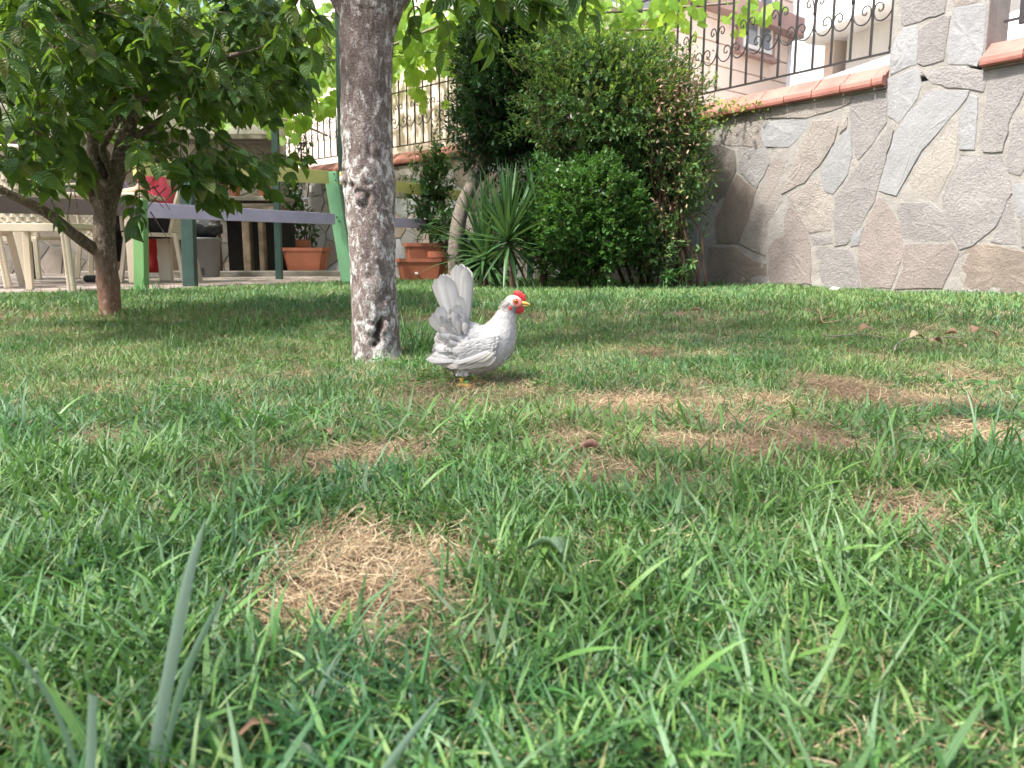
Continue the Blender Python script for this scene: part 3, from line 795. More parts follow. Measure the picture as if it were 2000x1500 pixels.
# ================================================================== painted fence
fence = thing('fence', 'painted wooden fence of green posts with yellow, lilac and mauve rails', 'fence', (at(668, 548, 7.2).x, 7.2, ZF))
def post(x0, y0, x1, y1, Y, w, mat, name='post', label=None, up=None):
    a = at(x0, y0, Y); c = at(x1, y1, Y); a = Vector((a.x, a.y, ZF-.05)) if True else a
    b = MB(); b.beam(a, c, w, .07, up=(0, -1, 0)); o = b.build(name, mat, None, bevel=.004); setp(o, fence)
    if label: o['label'] = label
    return o
post(683, 560, 646, 336, 7.1, .115, M['mint'], label='mint green post leaning left beside thick trunk')
post(275, 567, 274, 388, 4.92, .068, M['lime'], label='light green post under hanging leaves')
post(372, 563, 364, 325, 6.0, .095, M['greenpost'], label='dark green post')
post(-60, 590, -62, 300, 4.1, .11, M['lime'])
def rail(pa, pb, h, mat, label, th=.028):
    b = MB(); a = at(*pa); c = at(*pb); b.beam(a, c, th, h, up=(0, 0, 1)); o = b.build('rail', mat, None, bevel=.003); setp(o, fence); o['label'] = label; return o
rail((260, 409, 4.85), (652, 428, 7.02), .094, M['lilac'], 'lilac lower rail')
rail((440, 335, 6.15), (640, 346, 7.02), .112, M['yellow'], 'yellow upper rail')
rail((262, 325, 4.85), (438, 334.5, 6.14), .112, M['yellow'], 'yellow upper rail in the leaf shade')
rail((665, 347.5, 7.2), (905, 383, 8.85), .112, M['yellow'], 'yellow upper rail right of trunk')
rail((665, 429, 7.2), (905, 441, 8.85), .094, M['lilac'], 'lilac lower rail right of trunk')
rail((-80, 397, 3.95), (262, 407, 4.85), .090, M['mauve'], 'mauve brown rail in shade at left')
for x_, y_, Y_ in ((655, 352, 7.04), (657, 424, 7.04), (652, 340, 7.04), (662, 432, 7.04), (270, 404, 4.87), (277, 411, 4.87), (366, 409, 5.95), (373, 418, 5.95)):
    p = at(x_, y_, Y_); b = MB(); b.tube([p+Vector((0, .02, 0)), p-Vector((0, .004, 0))], .006, 8); setp(b.build('screw', M['iron'], None), fence)
# pergola posts and wires
perg = thing('pergola', 'thin dark green steel pergola carrying the grape vine', 'pergola', at(541, 530, 7.9))
for x0, x1, Y in ((545, 533, 7.9), (672, 664, 7.6), (1035, 1040, 8.3), (60, 50, 7.9)):
    a = at(x0, 530, Y); a.z = ZF; c = at(x1, 60, Y); c.z = 3.0
    b = MB(); b.beam(a, c, .062, .062, up=(0, -1, 0)); setp(b.build('post', M['greenpost'], None, bevel=.003), perg)
b = MB(); a = at(50, 60, 7.9); c = at(1045, 60, 8.3); a.z = c.z = 3.02; b.beam(a, c, .05, .05); setp(b.build('top_rail', M['greenpost'], None), perg)
for dy in (0.0, .7, 1.4):
    b = MB(); a = at(100, 60, 7.9+dy); c = at(1300, 60, 8.3+dy); a.z = 2.2+dy*.2; c.z = 2.45+dy*.2
    b.tube([a, c], .004, 5); setp(b.build('wire', M['iron'], None), perg)

# ================================================================== leaves
def leaf_template(rows, wf, fold=0.12, droop=0.25, cols=3):
    V = []; L = []; F = []
    for i, t in enumerate(rows):
        w = wf[i]
        zc = -droop*t*t
        if cols == 3:
            for sx in (-1, 0, 1):
                V.append((sx*w, t, zc+abs(sx)*w*fold*2)); L.append((sx*(1 if w > 0 else 0), t, 0))
        else:
            for sx in (-1, 1):
                V.append((sx*w, t, zc)); L.append((sx, t, 0))
    for i in range(len(rows)-1):
        for j in range(cols-1):
            a = i*cols+j; F.append((a, a+1, a+cols+1, a+cols))
    return np.array(V, float), np.array(F), np.array(L, float)
DOG = leaf_template([0, .07, .2, .38, .56, .74, .9, 1], [.012, .12, .25, .31, .28, .18, .06, .0], .16, .22)
DOGL = leaf_template([0, .15, .4, .7, 1], [.01, .17, .27, .18, .0], .16, .22)
SMALL = leaf_template([0, .35, .7, 1], [.02, .20, .17, .0], .12, .15, 3)
SMALL2 = leaf_template([0, .45, 1], [.03, .25, .0], .1, .12, 3)
ROUNDL = leaf_template([0, .3, .7, 1], [.05, .30, .28, .06], .1, .1, 3)
COREL = leaf_template([0, .5, 1], [.05, .32, .02], .1, .1, 2)
LONG = leaf_template([0, .2, .5, .8, 1], [.02, .11, .14, .09, 0], .15, .3, 3)
def vine_template():
    V = [(0, 0.05, 0)]; L = [(0, 0, 0)]
    n = 26
    for i in range(n):
        a = -PI/2 + .22 + (2*PI-.44)*i/(n-1)
        lob = 0.5*(.62+.26*abs(math.cos(2.5*(a-PI/2)))**.7 + .05*math.sin(a*17))
        x, y = math.cos(a)*lob, math.sin(a)*lob
        V.append((x, y+.35, -.12*(x*x+y*y)*2+.02*math.sin(a*5))); L.append((x*2, lob*2, 0))
    F = [(0, i, i+1, i+1) for i in range(1, n)]
    V = np.array(V); V[:, 1] -= V[:, 1].min()*0
    return V, np.array([(0, i, i+1) for i in range(1, n)]), np.array(L, float)
VINE = vine_template()

def frames(D, up=None, rollamp=0.6):
    """rotation matrices whose Y column follows D, Z as close to up as the roll lets it"""
    D = D/np.linalg.norm(D, axis=1, keepdims=True)
    n = len(D)
    U = np.tile(np.array([0, 0, 1.0]), (n, 1)) if up is None else up
    U = U + R.normal(0, rollamp, (n, 3))
    X = np.cross(D, U); X /= np.linalg.norm(X, axis=1, keepdims=True)+1e-9
    Z = np.cross(X, D)
    return np.stack([X, D, Z], axis=2)
def scatter(tpl, P, Mx, S, tint=None):
    V, F, L = tpl; n = len(P); k = len(V)
    W = np.einsum('nij,kj->nki', Mx, V)*np.asarray(S).reshape(-1, 1, 1)+P[:, None, :]
    FF = (F[None]+(np.arange(n)*k)[:, None, None]).reshape(-1, F.shape[1])
    LL = np.tile(L, (n, 1, 1)); LL[:, :, 2] = (R.random(n) if tint is None else tint)[:, None]
    return W.reshape(-1, 3), FF, LL.reshape(-1, 3)
def merged(name, mat, parts, parent=None, smooth=True):
    V = []; F = []; L = []; n = 0
    for v, f, l in parts:
        V.append(v); F.append(f+n); L.append(l); n += len(v)
    me = new_mesh(name, np.concatenate(V), np.concatenate(F), mat, np.concatenate(L), smooth)
    o = link(name, me); return setp(o, parent) if parent is not None else o

def visible_px(P):
    """how large and whether a point shows in the photograph's view"""
    c, s = math.cos(PITCH), math.sin(PITCH)
    y = P[:, 1]*c-(P[:, 2]-EYE)*s; z = P[:, 1]*s+(P[:, 2]-EYE)*c
    px = 1000+FPX*P[:, 0]/np.maximum(y, .05); py = 750-FPX*z/np.maximum(y, .05)
    return px, py, y

# ---- twig made crown: leaves set in pairs on drooping twigs
def twigs(centers, n_per, length, pairs, lsize, droop=0.5, outward=None, spread=0.9):
    P = []; D = []; S = []; T = []
    for (c, r3, n) in centers:
        for _ in range(n):
            while True:
                q = R.uniform(-1, 1, 3)
                if q @ q <= 1: break
            p0 = np.array(c)+q*np.array(r3)
            d = q*spread + R.normal(0, .5, 3); d[2] = d[2]*.4-droop*.6; d /= np.linalg.norm(d)
            L = length*R.uniform(.6, 1.3); pts = []
            p = p0.copy(); dd = d.copy(); st = L/pairs
            side = np.cross(dd, [0, 0, 1]); side /= np.linalg.norm(side)+1e-9
            T.append([p.copy()])
            for k in range(pairs):
                dd[2] -= droop*.12; dd /= np.linalg.norm(dd); p = p+dd*st; T[-1].append(p.copy())
                for sg in (-1, 1):
                    ld = dd*.55+side*sg*.8+np.array([0, 0, -.35])*droop*1.4+R.normal(0, .25, 3)
                    P.append(p.copy()); D.append(ld); S.append(lsize*R.uniform(.55, 1.2)*(1 if k else .8))
            P.append(p.copy()); D.append(dd.copy()+R.normal(0, .15, 3)); S.append(lsize*R.uniform(.6, 1.1))
    return np.array(P), np.array(D), np.array(S), T
def tubes_np(paths, r0, r1, n=4):
    b = MB()
    for pts in paths:
        m_ = len(pts); b.tube(pts, [r0+(r1-r0)*i/(m_-1) for i in range(m_)], n, cap=False)
    return b

# ================================================================== trees: trunks
def bark_trunk(name, path, radii, mat, parent, nseg, nring, knots=(), amp=0.004, flare=True, seed=0.0, squash=None):
    sp = spline(path, nring); rr = spline([(r, 0, 0) for r in radii], nring)[:, 0]
    V = []; F = []; CV = []
    ref = Vector((0, -1, 0))
    for i in range(nring):
        p = Vector(sp[i]); d = Vector(sp[min(i+1, nring-1)]-sp[max(i-1, 0)]).normalized()
        x = d.cross(ref).normalized(); y = x.cross(d).normalized()
        for k in range(nseg):
            a = 2*PI*k/nseg; o_ = x*math.cos(a)+y*math.sin(a)
            q = p+o_*rr[i]
            h = amp*(mnoise.noise(Vector((q.x*9, q.y*9, q.z*4+seed)))*1.8+mnoise.noise(Vector((q.x*38, q.y*38, q.z*19+seed)))*.8
                     +.55*abs(mnoise.noise(Vector((q.x*85, q.y*85, q.z*30+seed)))))
            cav = 0.0
            for kp, kr, kh in knots:
                dd = (q-kp).length/kr
                if kh < 0: cav = max(cav, min(1.0, 1.6*math.exp(-dd*dd*2.0)*(-kh/.010)))
                if dd < 2.2: h += kh*(math.exp(-dd*dd*1.4) - .55*math.exp(-((dd-1.25)*3.2)**2)*(1 if kh > 0 else 0))
            V.append(q+o_*h); CV.append((min(1, cav), 0, 0))
    for i in range(nring-1):
        for k in range(nseg):
            k2 = (k+1) % nseg; F.append((i*nseg+k, i*nseg+k2, (i+1)*nseg+k2, (i+1)*nseg+k))
    F.append(tuple((nring-1)*nseg+k for k in range(nseg)))
    org = Vector(parent.location)
    V = [v-org for v in V]
    fl = [tuple(f) for f in F]
    o = link(name, new_mesh(name, V, fl, mat, CV, True), parent); return o

# ---- the thick whitewashed trunk in the middle
TY = 2.37
prof = [(726, 692, 792), (712, 690, 789), (690, 689, 786), (660, 688, 783), (620, 686, 780), (560, 684, 774), (500, 681, 771), (430, 675, 770), (400, 673, 771), (360, 667, 773), (335, 668, 771), (300, 670, 768), (200, 667, 765), (100, 665, 768), (60, 665, 770), (30, 664, 773), (0, 662, 777)]
path = []; rad = []
for y, xa, xb in prof:
    a = at(xa, y, TY); c = at(xb, y, TY); path.append((a+c)/2); rad.append((c.x-a.x)/2*.98)
path.append(path[-1]+Vector((.0, .02, .10))); rad.append(rad[-1]*.95)
def gz(p): return ground_z(p.x, p.y)
plum = thing('plum_tree', 'thick pale trunked tree with flaking white bark standing beside the white hen', 'tree', (path[0].x, TY, gz(path[0])))
path.insert(0, path[0]-Vector((0, 0, .05))); rad.insert(0, rad[0]*1.06)
fr = -rad[5]
def front(x, y): p = at(x, y, TY-.07); return p
kn = [(front(738, 292), .020, .006), (front(744, 300), .012, -.012), (at(676, 350, TY-.03), .020, .014), (front(684, 362), .012, -.010), (front(704, 388), .018, .010), (front(718, 382), .012, -.008),
      (front(743, 636), .015, -.020), (front(736, 655), .014, -.016), (front(748, 620), .008, -.010), (front(732, 672), .013, -.012), (front(741, 645), .012, -.014), (front(746, 628), .009, -.012), (front(739, 664), .011, -.010), (front(757, 640), .022, .010), (front(724, 645), .016, .006), (front(722, 538), .014, -.006), (front(765, 600), .03, .006), (front(715, 345), .02, .004)]
bark_trunk('trunk', path, rad, M['bark'], plum, 150, 330, kn, .0042)
for P_, r_ in (([at(758, 70, TY+.02), at(785, -6, TY), at(835, -60, TY), at(905, -190, TY+.1), at(950, -420, TY+.2)], [.016, .024, .026, .024, .016]),
               ([at(700, 75, TY+.02), at(660, -8, TY), at(600, -90, TY-.05), at(540, -220, TY-.15), at(470, -420, TY-.2)], [.016, .026, .028, .026, .02]),
               ([(at(725, 30, TY)), at(722, -60, TY), at(735, -200, TY+.1), at(745, -420, TY+.15), at(740, -700, TY+.1)], [.05, .05, .04, .03, .015])):
    bark_trunk('limb', P_, r_, M['bark'], plum, 32, 50, (), .004)
# unseen crown, spread and thinned for the shade it casts on the lawn
cz = 1.75
crown = [((-.45, 2.6, 2.1), (1.2, 1.1, .6), 330), ((.45, 2.7, 1.95), (.9, .9, .42), 130), ((-1.4, 1.2, 2.2), (.9, .9, .4), 60), ((-.6, .7, 2.3), (1.2, .7, .45), 110), ((-.7, -.1, 2.3), (1.2, .6, .4), 80)]
P, D, S, T = twigs(crown, 0, .22, 4, .075, .55)
px, py, dy = visible_px(P)
keep = ~((px > 560) & (px < 2000) & (py > -8) & (dy > 0) & (px-560 < 1500))
P, D, S = P[keep], D[keep], S[keep]
merged('foliage', M['dogwood'], [scatter(DOGL, P, frames(D, rollamp=.4), S)], plum)['kind'] = 'stuff'
# the twigs that hang into the top of the picture
def sprig_px(parent, pts, Y, pairs, lsize, tpl, mat, rg_, twig=True, dY=0.0, individual=True, droop=.5):
    """a twig along points of the picture at distance Y with its leaves, each a part"""
    w = spline([at(x, y, Y+dY*i/(len(pts)-1)) for i, (x, y) in enumerate(pts)], pairs*2+1)
    if twig:
        b = MB(); b.tube(w, [.0035-.0022*i/(len(w)-1) for i in range(len(w))], 5)
        setp(b.build('twig', M['twig'], None, smooth=True), parent)
    for i in range(1, len(w)):
        d = Vector(w[i]-w[i-1]).normalized(); s = d.cross(Vector((0, -1, 0.3))).normalized()
        for sg in ((-1, 1) if i < len(w)-1 else (0,)):
            if i % 2 == 0 and i < len(w)-1 and rg_.random() < .4: continue
            ld = d*.6+s*sg*.8+Vector((rg_.gauss(0, .3), rg_.gauss(0, .45), -droop+rg_.gauss(0, .25)))
            ld.normalize(); X = ld.cross(Vector((rg_.gauss(0, .5), rg_.gauss(-.5, .4), 1))).normalized(); Z = X.cross(ld)
            mt = Matrix((X, ld, Z)).transposed().to_4x4(); sc = lsize*rg_.uniform(.6, 1.2)
            o = link('leaf', mat_leaf[rg_.randrange(len(mat_leaf))] if mat is None else mat)
            o.matrix_world = Matrix.Translation(Vector(w[i])-Vector(parent.location)) @ mt @ Matrix.Scale(sc, 4)
            o.parent = parent
def variants(tpl, mat, n, name='leaf'):
    out = []
    for i in range(n):
        V, F, L = tpl; V = V.copy()
        V[:, 2] += -.18*R.random()*V[:, 1]**2 + .05*np.sin(V[:, 1]*6+i)*R.random(); V[:, 0] *= R.uniform(.85, 1.12)
        V[:, 0] += .10*R.normal()*V[:, 1]**2
        out.append(new_mesh(name, V, F, mat, L, True))
    return out
mat_leaf = variants(DOG, M['dogwood'], 7)
rg = random.Random(8)
for pts, Y, pr, ls in (([(960, -30), (1010, 0), (1060, 30), (1110, 70)], 2.3, 4, .085), ([(900, -30), (930, 10), (950, 50), (960, 90)], 2.4, 3, .08), ([(1120, -40), (1130, -10), (1150, 30)], 2.2, 3, .08),
                       ([(820, -20), (860, 20), (880, 60), (870, 100)], 2.5, 3, .07), ([(800, -30), (810, 30), (800, 70)], 2.5, 3, .06), ([(1010, -30), (1040, 0), (1085, 15)], 2.3, 3, .08), ([(560, -40), (600, 10), (620, 60), (600, 120)], 2.5, 4, .07),
                       ([(600, -30), (560, 30), (530, 90)], 2.5, 4, .07), ([(870, -40), (900, -5), (990, -5), (1060, -10)], 2.3, 5, .08)):
    sprig_px(plum, pts, Y, pr, ls, DOG, None, rg)

# ---- the small forked tree at the left
DY = 3.4
tb = onlawn(214, 618)
dog = thing('dogwood_tree', 'small forked tree with broad veined leaves and reddish trunk foot at left', 'tree', (tb.x, tb.y, gz(tb)))
DY = tb.y
prof = [(622, 190, 240), (612, 190, 240), (600, 190, 238), (560, 187, 235), (520, 186, 230), (490, 183, 229), (450, 181, 228), (420, 180, 229), (395, 178, 230), (370, 178, 234), (350, 178, 238)]
path = []; rad = []
for y, xa, xb in prof:
    a = at(xa, y, DY); c = at(xb, y, DY); path.append((a+c)/2); rad.append((c.x-a.x)/2*.86)
path.insert(0, path[0]-Vector((0, 0, .04))); rad.insert(0, rad[0]*1.1)
bark_trunk('trunk', path, rad, M['bark2'], dog, 80, 150, [(at(186, 490, DY-.05), .025, .006), (at(193, 470, DY-.05), .012, .004)], .0045, seed=3.0)
LB = [([(198, 392), (190, 340), (186, 290), (180, 230), (150, 120), (120, -60), (90, -300)], DY, 0, [.042, .040, .036, .028, .022, .018, .012]),
      ([(214, 400), (226, 350), (240, 290), (262, 200), (275, 100), (284, 0), (300, -260)], DY, .1, [.034, .036, .033, .028, .027, .027, .014]),
      ([(192, 492), (150, 462), (90, 415), (0, 370), (-90, 325), (-200, 250)], DY, -.5, [.028, .024, .020, .017, .013, .008]),
      ([(185, 395), (165, 330), (120, 300), (70, 250), (10, 190)], DY, -.5, [.016, .014, .012, .010, .006]),
      ([(190, 330), (150, 290), (110, 275), (60, 260)], DY, .3, [.014, .012, .010, .006]),
      ([(240, 290), (290, 250), (350, 215), (420, 200), (500, 200)], DY, .3, [.016, .012, .010, .007, .004]),
      ([(262, 210), (330, 160), (420, 120), (520, 90)], DY, -.3, [.016, .012, .009, .004]),
      ([(228, 330), (280, 310), (350, 330), (430, 350)], DY, .4, [.012, .009, .006, .004]),
      ([(222, 340), (200, 290), (230, 230), (210, 150), (215, 40)], DY, -.2, [.016, .014, .012, .010, .008])]
for pts, Y, dY_, rr in LB:
    w = [at(x, y, Y+dY_*i/(len(pts)-1)) for i, (x, y) in enumerate(pts)]
    bark_trunk('limb', w, rr, M['bark2'], dog, 20, 36, (), .003, seed=5.0)
# a few wide clusters, measured on the photograph: (x, y, distance, rx, ry (px), depth, twigs)
CL = [(60, 60, 2.8, 130, 110, .5, 85), (30, 170, 2.9, 90, 70, .4, 34), (40, 260, 3.0, 80, 50, .35, 20), (110, 350, 3.3, 90, 40, .3, 13), (30, 320, 3.0, 60, 40, .3, 10),
      (200, 60, 3.4, 150, 90, .8, 125), (120, 190, 3.5, 90, 60, .5, 30), (350, 60, 3.5, 150, 90, .9, 160), (480, 60, 3.8, 90, 80, .7, 75), (420, 150, 3.6, 100, 60, .5, 48),
      (350, 230, 3.3, 70, 50, .4, 22), (300, 320, 3.1, 50, 55, .3, 20), (275, 395, 3.05, 24, 50, .15, 9), (400, 310, 3.3, 70, 40, .35, 20), (470, 310, 3.5, 50, 40, .3, 14),
      (520, 130, 3.9, 40, 60, .4, 22), (260, 180, 3.7, 70, 50, .4, 24), (360, 370, 3.3, 50, 22, .2, 7), (570, 60, 4.0, 70, 60, .5, 40), (180, 270, 3.9, 90, 40, .4, 14)]
cent = []
for x, y, Y, rx, ry, dp, n in CL:
    c = at(x, y-14, Y); cent.append((tuple(c), (rx*Y/FPX, dp, ry*Y/FPX), n))
cent = [(c, r, int(n*.70)) for c, r, n in cent]
P1, D1, S1, T1 = twigs(cent, 0, .16, 3, .090, .6)
# crown above and outside the frame
cent2 = [((-2.6, 3.4, 1.95), (1.7, 1.6, .55), 260), ((-3.6, 3.2, 1.3), (.8, 1.2, .7), 90), ((-2.2, 2.6, 1.7), (1.2, .9, .4), 90), ((-2.7, 3.6, 2.6), (1.2, 1.2, .5), 120), ((-2.6, 1.6, 1.6), (.9, .8, .4), 70)]
P2, D2, S2, T2 = twigs(cent2, 0, .2, 4, .068, .55)
px, py, dy = visible_px(P2)
k2 = ~((px > 0) & (py > 0) & (dy > 0) & (px < 2000))
P2, D2, S2 = P2[k2], D2[k2], S2[k2]
px, py, dy = visible_px(P1)
okp = (px < 640) & ~((px > 165) & (px < 252) & (py > 245) & (dy < DY+.05)) & ~((px > 278) & (px < 344) & (py > 332)) & ~((px > 30) & (px < 160) & (py > 375)) & ~((px > 290) & (py > 400)) & ~((px < 190) & (py > 430)) & ~((py > 462))
P1, D1, S1, px, py, dy = P1[okp], D1[okp], S1[okp], px[okp], py[okp], dy[okp]
fr1 = frames(D1, up=np.tile(np.array([0, -.45, .8]), (len(D1), 1)), rollamp=.35)
inview = (px > 0) & (py > 0) & (dy > 0)
size = np.where(inview, S1/dy*FPX, 0)
order = np.argsort(-size+R.normal(0, 3, len(size))); big = order[:230]; restm = np.ones(len(P1), bool); restm[big] = False
for i in big:
    o = link('leaf', mat_leaf[int(R.integers(len(mat_leaf)))])
    mt = Matrix(fr1[i].tolist()).to_4x4()
    o.matrix_world = Matrix.Translation(Vector(P1[i])-Vector(dog.location)) @ mt @ Matrix.Scale(float(S1[i]), 4); o.parent = dog
merged('foliage', M['dogwood'], [scatter(DOG, P1[restm], fr1[restm], S1[restm]), scatter(DOGL, P2, frames(D2, rollamp=.4), S2)], dog)['kind'] = 'stuff'
tb_ = tubes_np([t for t in T1], .003, .0012); o = setp(tb_.build('twigs', M['bark2'], None), dog); o['kind'] = 'stuff'
rg = random.Random(28)
for pts, Y, pr, ls in (([(-30, 60), (10, 95), (15, 130)], 2.0, 2, .085), ([(330, -20), (305, 30), (290, 70), (255, 100)], 2.7, 4, .055), ([(-10, 140), (40, 165), (45, 200)], 2.3, 2, .075), ([(330, 120), (370, 130), (385, 170), (360, 215)], 2.8, 3, .065),
                       ([(420, 60), (410, 110), (400, 150)], 2.8, 2, .06), ([(262, 290), (270, 340), (272, 400), (268, 440)], 3.05, 5, .055), ([(410, 250), (460, 290), (510, 320), (530, 335)], 3.3, 5, .055), ([(380, 330), (400, 360), (430, 385), (440, 410)], 3.2, 4, .055),
                       ([(100, 390), (112, 420), (118, 440)], 3.0, 2, .05)):
    sprig_px(dog, pts, Y, pr, ls, DOG, None, rg)

# ================================================================== grape vine
vine = thing('grape_vine', 'bright yellow green grape vine hanging from pergola wires behind the trees', 'vine', (at(540, 500, 8.0).x, 8.0, ZF))
vm = variants(VINE, M['vine'], 6)
VC = [(600, 190, 8.2, 75, 45, .5, 80), (650, 120, 8.4, 60, 40, .5, 34), (560, 240, 8.1, 50, 22, .3, 22), (480, 215, 8.3, 60, 35, .4, 24), (810, 110, 8.3, 70, 50, .5, 75), (850, 50, 8.2, 90, 45, .5, 70), (830, 190, 8.6, 40, 30, .3, 8), (700, 70, 8.3, 90, 60, .5, 50),
      (1000, 40, 8.0, 110, 45, .6, 90), (1130, 30, 7.8, 110, 40, .6, 100), (1230, 50, 7.4, 70, 60, .5, 55), (1290, 70, 7.2, 60, 70, .4, 34), (1330, 20, 7.2, 60, 40, .4, 26), (1460, 20, 7.0, 45, 28, .3, 20), (400, 130, 8.6, 140, 70, .5, 90), (200, 150, 8.6, 140, 60, .5, 70), (60, 120, 8.6, 100, 60, .5, 40)]
Pv = []
for x, y, Y, rx, ry, dp, n in VC:
    c = np.array(at(x, y, Y))
    q = R.normal(0, .5, (n, 3)); q = np.clip(q, -1, 1); Pv.append(c+q*np.array([rx*Y/FPX, dp, ry*Y/FPX]))
up = np.stack([R.uniform(-7.5, .9, 8500), R.uniform(5.2, 11.2, 8500), R.normal(2.75, .10, 8500)], 1)  # leaf roof, mostly unseen, made dense to shade the patio
up = up[(up[:, 2] > .32+.325*up[:, 1]) | (up[:, 1] > 8.2)]
Pv.append(up)
Pv = np.concatenate(Pv); n = len(Pv)
Dv = R.normal(0, .6, (n, 3))+np.array([0, -.1, -.8]); Sv = R.uniform(.09, .17, n)
frv = frames(Dv, up=np.tile(np.array([0, -1.0, .35]), (n, 1)), rollamp=.5)
px, py, dy = visible_px(Pv); size = np.where((px > 350) & (px < 1600) & (py > 0), Sv/dy*FPX, 0)
order = np.argsort(-size); big = order[:290]; rm = np.ones(n, bool); rm[big] = False
for i in big:
    o = link('leaf', vm[int(R.integers(6))])
    o.matrix_world = Matrix.Translation(Vector(Pv[i])-Vector(vine.location)) @ Matrix(frv[i].tolist()).to_4x4() @ Matrix.Scale(float(Sv[i]), 4); o.parent = vine
merged('foliage', M['vine'], [scatter(VINE, Pv[rm], frv[rm], Sv[rm])], vine)['kind'] = 'stuff'
for pts in (([(545, 520), (548, 350), (540, 200), (560, 150), (640, 120)]), ([(640, 120), (760, 90), (900, 40), (1100, 30), (1250, 20), (1440, 5)]), ([(540, 230), (580, 240), (640, 265)]), ([(1210, 60), (1290, 60), (1330, 90)]), ([(330, 225), (420, 205), (540, 180)])):
    b = MB(); w = spline([at(x, y, 8.1 if x < 900 else 8.1-(x-900)*.0018) for x, y in pts], 24); b.tube(w, [.012]*len(w), 6); setp(b.build('vine_stem', M['stem_grey'], None, smooth=True), vine)

# ================================================================== shrubs
def shell_points(c, r, n, inner=.55, zmin=None, lump=.18, seed=0):
    q = R.normal(0, 1, (n, 3)); q /= np.linalg.norm(q, axis=1, keepdims=True)
    k = R.uniform(inner, 1, n)**.5
    lm = np.array([mnoise.noise(Vector((a*1.8+seed, b_*1.8, c_*1.8))) for a, b_, c_ in q])*2*lump+1
    k = np.where(R.random(n) < .10, k*R.uniform(1.05, 1.32, n), k)
    P = np.array(c)+q*np.array(r)*(k*lm)[:, None]
    return P, q
def shrub(name, label, base, blobs, tpl, mat, lsize, per, sprig, parent=None, cat='shrub', updir=.5, tipmat=None, seed=0, inner=.45, zmin=.05, tiptest=None):
    t = thing(name, label, cat, base) if parent is None else parent
    parts = []; tips = []; paths = []
    for c, r, n in blobs:
        P, q = shell_points(c, r, n, inner, seed=seed)
        ok = P[:, 2] > base[2]+zmin; P, q = P[ok], q[ok]; m_ = len(P)
        d = q*np.array([1, 1, .8])+R.normal(0, .35, (m_, 3))+np.array([0, 0, updir]); d /= np.linalg.norm(d, axis=1, keepdims=True)
        side = np.cross(d, R.normal(0, 1, (m_, 3))); side /= np.linalg.norm(side, axis=1, keepdims=True); s2 = np.cross(d, side)
        for k in range(per):
            a = k*2.4; f = k/(per-1)
            pos = P+d*sprig*(f-.5)
            ld = d*(.45+.6*f)[..., None] if hasattr(f, 'shape') else d*(.45+.6*f)+side*math.cos(a)*(.9-.5*f)+s2*math.sin(a)*(.9-.5*f)
            S = lsize*R.uniform(.5, 1.45, m_)*(1-.35*f)
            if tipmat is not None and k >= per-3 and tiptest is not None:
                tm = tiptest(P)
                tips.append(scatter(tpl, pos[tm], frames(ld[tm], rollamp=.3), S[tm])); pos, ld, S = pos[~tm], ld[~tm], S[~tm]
            parts.append(scatter(tpl, pos, frames(ld, rollamp=.3), S))
        for i in range(0, m_, 3):
            paths.append([P[i]-d[i]*sprig*1.6, P[i]-d[i]*sprig*.4, P[i]+d[i]*sprig*.5])
    for c, r, n in blobs:                                     # shaded inner leaves
        q = R.normal(0, 1, (n//2, 3)); q /= np.linalg.norm(q, axis=1, keepdims=True); q *= (R.random(n//2)**.4*.72)[:, None]
        P = np.array(c)+q*np.array(r); P = P[P[:, 2] > base[2]+zmin*.5+.02]
        parts.append(scatter(COREL, P, frames(R.normal(0, 1, (len(P), 3)), rollamp=1), lsize*R.uniform(1.6, 2.6, len(P))))
    merged('foliage', mat, parts, t)['kind'] = 'stuff'
    if tips: merged('sunlit_tone_foliage', tipmat, tips, t)['kind'] = 'stuff'
    setp(tubes_np(paths, .003, .0015, 3).build('twigs', M['stem'], None), t)['kind'] = 'stuff'
    return t
def px_r(Y, a): return a*Y/FPX
def stems(t, pairs, mat, r, wob=.03, name='stem', n=7):
    for a, c in pairs:
        a = Vector(a); c = Vector(c); pts = [a.lerp(c, k/5)+Vector((R.normal(0, wob), R.normal(0, wob), 0))*(1 if 0 < k < 5 else 0) for k in range(6)]
        b = MB(); w = spline(pts, 14); b.tube(w, [r*(1-.55*i/13) for i in range(14)], n); setp(b.build(name, mat, None, smooth=True), t)
# clipped round box bush
YB = 5.35
bb_ = onlawn(1140, 566)
YB = bb_.y
bx = shrub('boxwood_shrub', 'round clipped bright green box bush on a short dark stem at lawn edge', 'x' and (at(1140, 560, YB).x, YB, ZF),
      [(at(1138, 440, YB), (px_r(YB, 112), px_r(YB, 105), px_r(YB, 118)), 2300), (at(1165, 345, YB), (px_r(YB, 60), px_r(YB, 60), px_r(YB, 44)), 260), (at(1215, 400, YB), (px_r(YB, 52), px_r(YB, 60), px_r(YB, 60)), 260)],
      ROUNDL, M['box'], .031, 8, .06, zmin=.05, seed=2)
stems(bx, [(Vector((at(1140+dx, 560, YB).x, YB, ZF-.02)), at(1140+dx*4, 470, YB)) for dx in (-8, 0, 9)], M['stem'], .014)
